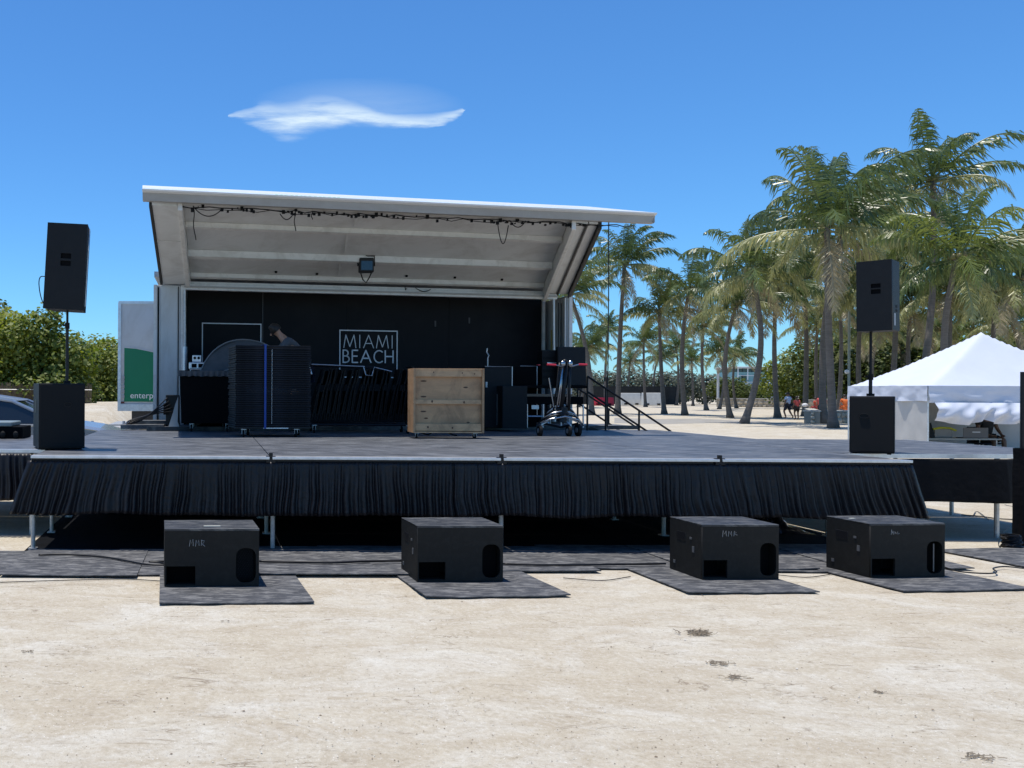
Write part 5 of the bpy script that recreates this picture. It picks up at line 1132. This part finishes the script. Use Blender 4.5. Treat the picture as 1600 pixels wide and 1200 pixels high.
for k in range(NPRE):
    rg = random.Random(100+k); L_ = []
    nf = 22
    for i in range(nf):
        u = i/(nf-1); el = R(80-122*u**1.0+rg.uniform(-12, 12)); az = i*2.39996+rg.uniform(-.3, .3); L = 1.0*(0.84+.22*math.sin(math.pi*min(1, u*1.25)))*rg.uniform(.82, 1.1)
        mi_ = 0 if u < .6 else (1 if u < .93 else 2)
        b = frond_mesh(el, az, L*3.3, 1000*k+i, wind=.75 if el > 0 else .3)
        L_.append([b.mesh('frond', m_, False) for m_ in ([frond_g, frond_y, frond_d][mi_], [frond_b, frond_g, frond_y][mi_])])
    PRE.append(L_)
def palm(base, top, rad, label, seed, bright=0, grp='coconut palms in the park', lean=0., dry=1):
    rg = random.Random(seed); B = Vector(base); T_ = Vector(top); t = thing('palm_tree', label, 'palm tree', B, 0, grp)
    dl = T_-B; n = 22; mid = Vector((rg.uniform(-1.1, 1.1)+lean, rg.uniform(-.4, .4), 0)); r0 = min(.20, .10+dl.z*.0085); pts = []; rs = []
    for i in range(n+1):
        u = i/n; pts.append(Vector((dl.x*u, dl.y*u, dl.z*u))+mid*math.sin(math.pi*u)*.6); rs.append(r0*(1.0-.42*u)*(1+.04*(i % 2))+r0*.6*max(0, 1-u*14)**1.5)
    rs[-1] *= .8; rs[-2] *= 1.15
    tm_ = MB().tube(pts, rs, 10); tm_.build('trunk', trunk_m, t, smooth=True)
    hb_ = MB(); 
    for i in range(9): a = i*2.4; hb_.blob((dl.x+.24*math.cos(a), dl.y+.24*math.sin(a), dl.z-.25+.08*(i % 3)), (.11, .11, .14), 7, 5)
    hb_.build('coconuts', mat('green_coconut', (.16,.14,.05), .5), t, smooth=True)
    pre = PRE[seed % NPRE]; s = rad/2.25; rz = rg.uniform(-.5, .5)+(math.pi*2/22)*0
    for i, f in enumerate(pre):
        o = bpy.data.objects.new('frond', f[bright]); col.objects.link(o); o.parent = t; o.location = (dl.x, dl.y, dl.z-.1-.012*i*s); k = s*rg.uniform(.88, 1.1); o.scale = (k, k, k); o.rotation_euler = (rg.uniform(-.1, .1), rg.uniform(-.1, .1), rz)
    return t
def P_(bx, by, tx, ty, rpx, label, seed, Y=None, bright=0, grp='coconut palms in the park', lean=0.):
    B = on(bx, by) if Y is None else Vector((at(bx, 600, Y).x, Y, 0)); T_ = at(tx, ty, B.y+random.Random(seed).uniform(-.8, .8)); return palm(B, T_, rpx/FP*B.y, label, seed, bright, grp, lean)
P_(965, 647, 976, 408, 58, 'tall slim palm just right of the stage roof tip', 11)
P_(1038, 647, 1030, 482, 52, 'palm with brown hanging skirt of dead fronds, second right of the stage', 12)
P_(1070, 649, 1077, 448, 55, 'slender palm with upswept crown right of the dead-skirted one', 13)
P_(1141, 653, 1152, 470, 62, 'palm leaning gently right, left neighbour of the thick mid-grove trunk', 14)
P_(1163, 662, 1172, 418, 80, 'thick trunked palm in front of the teal pavilion', 15)
P_(1215, 653, 1213, 448, 74, 'palm whose trunk stands just left of the two walkers', 16)
P_(1302, 669, 1292, 345, 106, 'nearest tall palm with wide crown left of the right loudspeaker', 17)
P_(1287, 661, 1318, 350, 100, 'palm close behind the nearest one, crown leaning right behind the speaker', 18, Y=50)
P_(1258, 645, 1256, 430, 70, 'straight dark trunked palm left of the nearest tall palm', 19, Y=66)
P_(1430, 655, 1457, 275, 92, 'tallest palm, crown highest in the picture at upper right', 20, Y=50)
P_(1490, 655, 1497, 395, 100, 'bright green palm rising behind the tent peak', 21, Y=40, bright=1)
P_(1596, 655, 1596, 430, 78, 'palm cut by the right picture edge', 22, Y=48)
P_(925, 650, 889, 455, 58, 'palm leaning left behind the right end of the stage trailer', 23, Y=66)
P_(1391, 650, 1400, 400, 80, 'palm rising just right of the right loudspeaker', 24, Y=60)
P_(1345, 650, 1352, 440, 74, 'palm half hidden behind the right loudspeaker and pole', 25, Y=64)
P_(1460, 650, 1482, 445, 72, 'leaning palm between the tallest and the bright green palm', 26, Y=56)
P_(1540, 650, 1555, 450, 74, 'palm over the right slope of the tent roof', 27, Y=55)
P_(1430, 650, 1425, 470, 66, 'short palm above the left slope of the tent', 28, Y=62)
far = [(950,512,32,112),(1006,530,38,104),(1056,540,30,118),(925,538,40,96),(985,562,26,124),(1100,505,46,86),(1122,545,38,92),(1278,500,52,76),(1312,470,54,72),(1375,505,52,74),(1080,560,28,114),(1150,552,36,98),(905,545,34,100),(1520,500,52,70),(1580,500,54,66),(1465,510,50,72),(1300,545,40,90),(1030,555,26,120),(1340,520,48,80),(1410,530,44,84)]
FN = ['just right of the trailer end, tiny crown low against the sky', 'small crown between the first two slender palms', 'tiny low crown right of the dead-skirted palm', 'second crown beside the leaning palm at the trailer end', 'tiny crown above the red barrier', 'mid-sized crown left of the leaning grove palm', 'small crown above the slim white post', 'crown directly above the planter sitters', 'crown over the orange sitter behind the light pole', 'crown below the right loudspeaker cabinet', 'tiny crown above the right white barrier', 'small crown left of the teal pavilion', 'crown touching the trailer end column', 'crown left of the tent peak, half hidden by the bright palm', 'crown right of the tent peak near the picture edge', 'crown between the leaning palm and the tallest trunk', 'low crown behind the nearest palm trunk', 'lowest tiny crown over the mesh fence', 'crown just left of the right speaker pole', 'crown above the left tent corner']
for i, (x, y, r_, Y) in enumerate(far): P_(x-4+(i*7) % 9, 640, x, y, r_*.86, 'distant palm, '+FN[i], 40+i, Y=Y, grp='distant palms of the far grove')

# ------------------------------------------------------------------ broadleaf bushes and trees
def leafcloud(name, m_, ell, n, size, seed, parent):
    rg = random.Random(seed); b = MB(); tot = sum(e[3]*e[4]*e[5] for e in ell)
    for cx_, cy_, cz_, rx, ry, rz_ in ell:
        k = int(n*rx*ry*rz_/tot)
        for i in range(k):
            d = Vector((rg.gauss(0, 1), rg.gauss(0, 1), rg.gauss(0, 1))).normalized(); rr_ = rg.random()**.32*(1+.22*noise.noise((d.x*2.2+cx_, d.y*2.2, d.z*2.2+seed)))
            p = Vector((cx_+d.x*rx*rr_, cy_+d.y*ry*rr_, cz_+d.z*rz_*rr_))
            if p.z < .1: continue
            nn = (d*.7+Vector((rg.gauss(0, .6), rg.gauss(0, .6), rg.gauss(.8, .6)))).normalized(); a = nn.orthogonal().normalized(); a.rotate(Matrix.Rotation(rg.random()*6.28, 3, nn)); c = nn.cross(a); s = size*.8*rg.uniform(.6, 1.25)
            b.add([p+a*s*.5, p+a*s*.22+c*s*.42, p-a*s*.3+c*s*.36, p-a*s*.5, p-a*s*.3-c*s*.36, p+a*s*.22-c*s*.42], [(0,1,2,3,4,5)])
    return b.build(name, m_, parent)
def bush(x, y, ell, n, size, m_, label, seed, cat='bush', name='bush', trunks=3):
    t = thing(name, label, cat, (x, y, 0)); leafcloud('crown', m_, ell, n, size, seed, t); rg = random.Random(seed)
    b = MB(); 
    for k in range(trunks):
        e = ell[k % len(ell)]; bx_ = rg.uniform(-.4, .4); b.tube([(bx_, rg.uniform(-.3, .3), 0), ((e[0]+bx_)*.5, e[1]*.5, e[2]*.4), (e[0], e[1], e[2]*.9)], [.13, .10, .04], 6)
    b.build('trunk', bark_m, t); return t
def E3(l): return [(a, b, c, d, e, f) for a, b, c, d, e, f in l]
bush(-7.4, 30, [(0,0,1.6,2.2,1.6,1.9),(-1.4,.3,2.9,1.6,1.4,1.5),(1.0,0,2.9,1.5,1.3,1.4),(.3,.5,3.6,1.1,1,.9)], 15000, .17, leaf_l, 'tall green sea grape at the left edge behind the loudspeaker', 1)
bush(-5.2, 29, [(0,0,1.3,1.5,1.3,1.5),(.2,.3,2.4,1.3,1.1,1.3),(-.5,0,3.4,.9,.8,.9),(.0,0,4.1,.5,.5,.5)], 12000, .16, leaf_l, 'sea grape bush right behind the left speaker pole', 2)
bush(-8.9, 33, [(0,0,2.0,2.6,2,2.4),(.4,0,4.0,1.5,1.4,1.2)], 9000, .19, leaf_d, 'darker bush at the far left edge', 3)
bush(-4.9, 36, [(0,0,1.3,2.0,1.6,1.5),(.6,.2,2.6,1.7,1.4,1.3),(-.9,0,2.7,1.4,1.2,1.1)], 12000, .17, leaf_l, 'green bush between the left speaker pole and the truck', 4)
bush(-4.4, 47, [(0,0,2.4,1.9,1.6,1.0),(.8,0,3.2,1.4,1.3,1.1),(-1.0,0,3.2,1.3,1.2,1.1),(1.6,0,2.7,1.0,1.0,1.2)], 12000, .20, leaf_l, 'far green bush just left of the white truck', 5)
bush(-12, 34, [(0,0,2.2,3,2,2.6)], 4000, .28, leaf_l, 'green bush beyond the left picture edge', 6)
gx_ = [(905, 574), (945, 578), (985, 573), (1025, 580), (1062, 576), (1100, 582), (1138, 588), (1172, 600)]
for i, (x, y) in enumerate(gx_):
    p = at(x, y, 126+(i % 3)*3); h = p.z
    bush(p.x, p.y, [(0,0,h*.5,2.4,2,h*.5),(1.3,0,h*.62,1.6,1.5,h*.38),(-1.4,0,h*.55,1.6,1.5,h*.38)], 2600, .36, leaf_g if i < 6 else leaf_d,
         ['leftmost grey-green bush behind the trailer end', 'grey-green bush above the red barrier', 'grey-green bush above the left white barrier', 'grey-green bush above the right white barrier', 'grey-green bush right of the mesh fence', 'grey-green bush left of the slim white post', 'dark bush right of the slim white post', 'dark bush at the left foot of the teal pavilion'][i], 20+i)
tx_ = [(1242, 545, 96), (1285, 500, 92), (1330, 505, 88), (1372, 490, 90), (1412, 500, 84), (1455, 490, 86), (1500, 500, 82), (1545, 495, 84), (1590, 500, 80), (1640, 480, 84)]
tl_ = ['dark broadleaf tree right of the teal pavilion', 'dark broadleaf tree behind the white lamp column', 'broadleaf tree behind the slim light pole', 'broadleaf tree behind the right speaker pole', 'broadleaf tree above the left tent corner', 'broadleaf tree above the left tent slope', 'broadleaf tree left of the tent peak', 'broadleaf tree right of the tent peak', 'broadleaf tree at the right picture edge', 'broadleaf tree beyond the right picture edge']
for i, (x, y, Y) in enumerate(tx_):
    p = at(x, y, Y); h = p.z; rg = random.Random(60+i)
    bush(p.x, p.y, [(0,0,h*.62,3.0,2.6,h*.38),(1.8,0,h*.45,2.2,2,h*.36),(-1.9,0,h*.48,2.2,2,h*.36),(0,-1,h*.3,3.0,1.6,h*.22)], 5200, .34, leaf_d if i % 3 else leaf_l, tl_[i], 60+i, 'tree', 'broadleaf_tree')
# far line of low green closing the horizon
fl = MB(); rg = random.Random(99)
for i in range(9000):
    x = rg.uniform(-60, 260); h = 2.2+1.3*noise.noise((x*.06, 0, 3)); p = Vector((x, 175+rg.uniform(-4, 4), rg.uniform(.1, 1)**.8*h)); a = Vector((rg.gauss(0,1), rg.gauss(0,1), rg.gauss(0,1))).normalized(); c = a.orthogonal().normalized(); s = rg.uniform(.4, .8)
    fl.add([p+a*s*.5, p+c*s*.5, p-a*s*.5, p-c*s*.5], [(0,1,2,3)])
tag(fl.build('hedge_line', leaf_d), 'far low green growth along the edge of the park', 'hedge', kind='stuff')
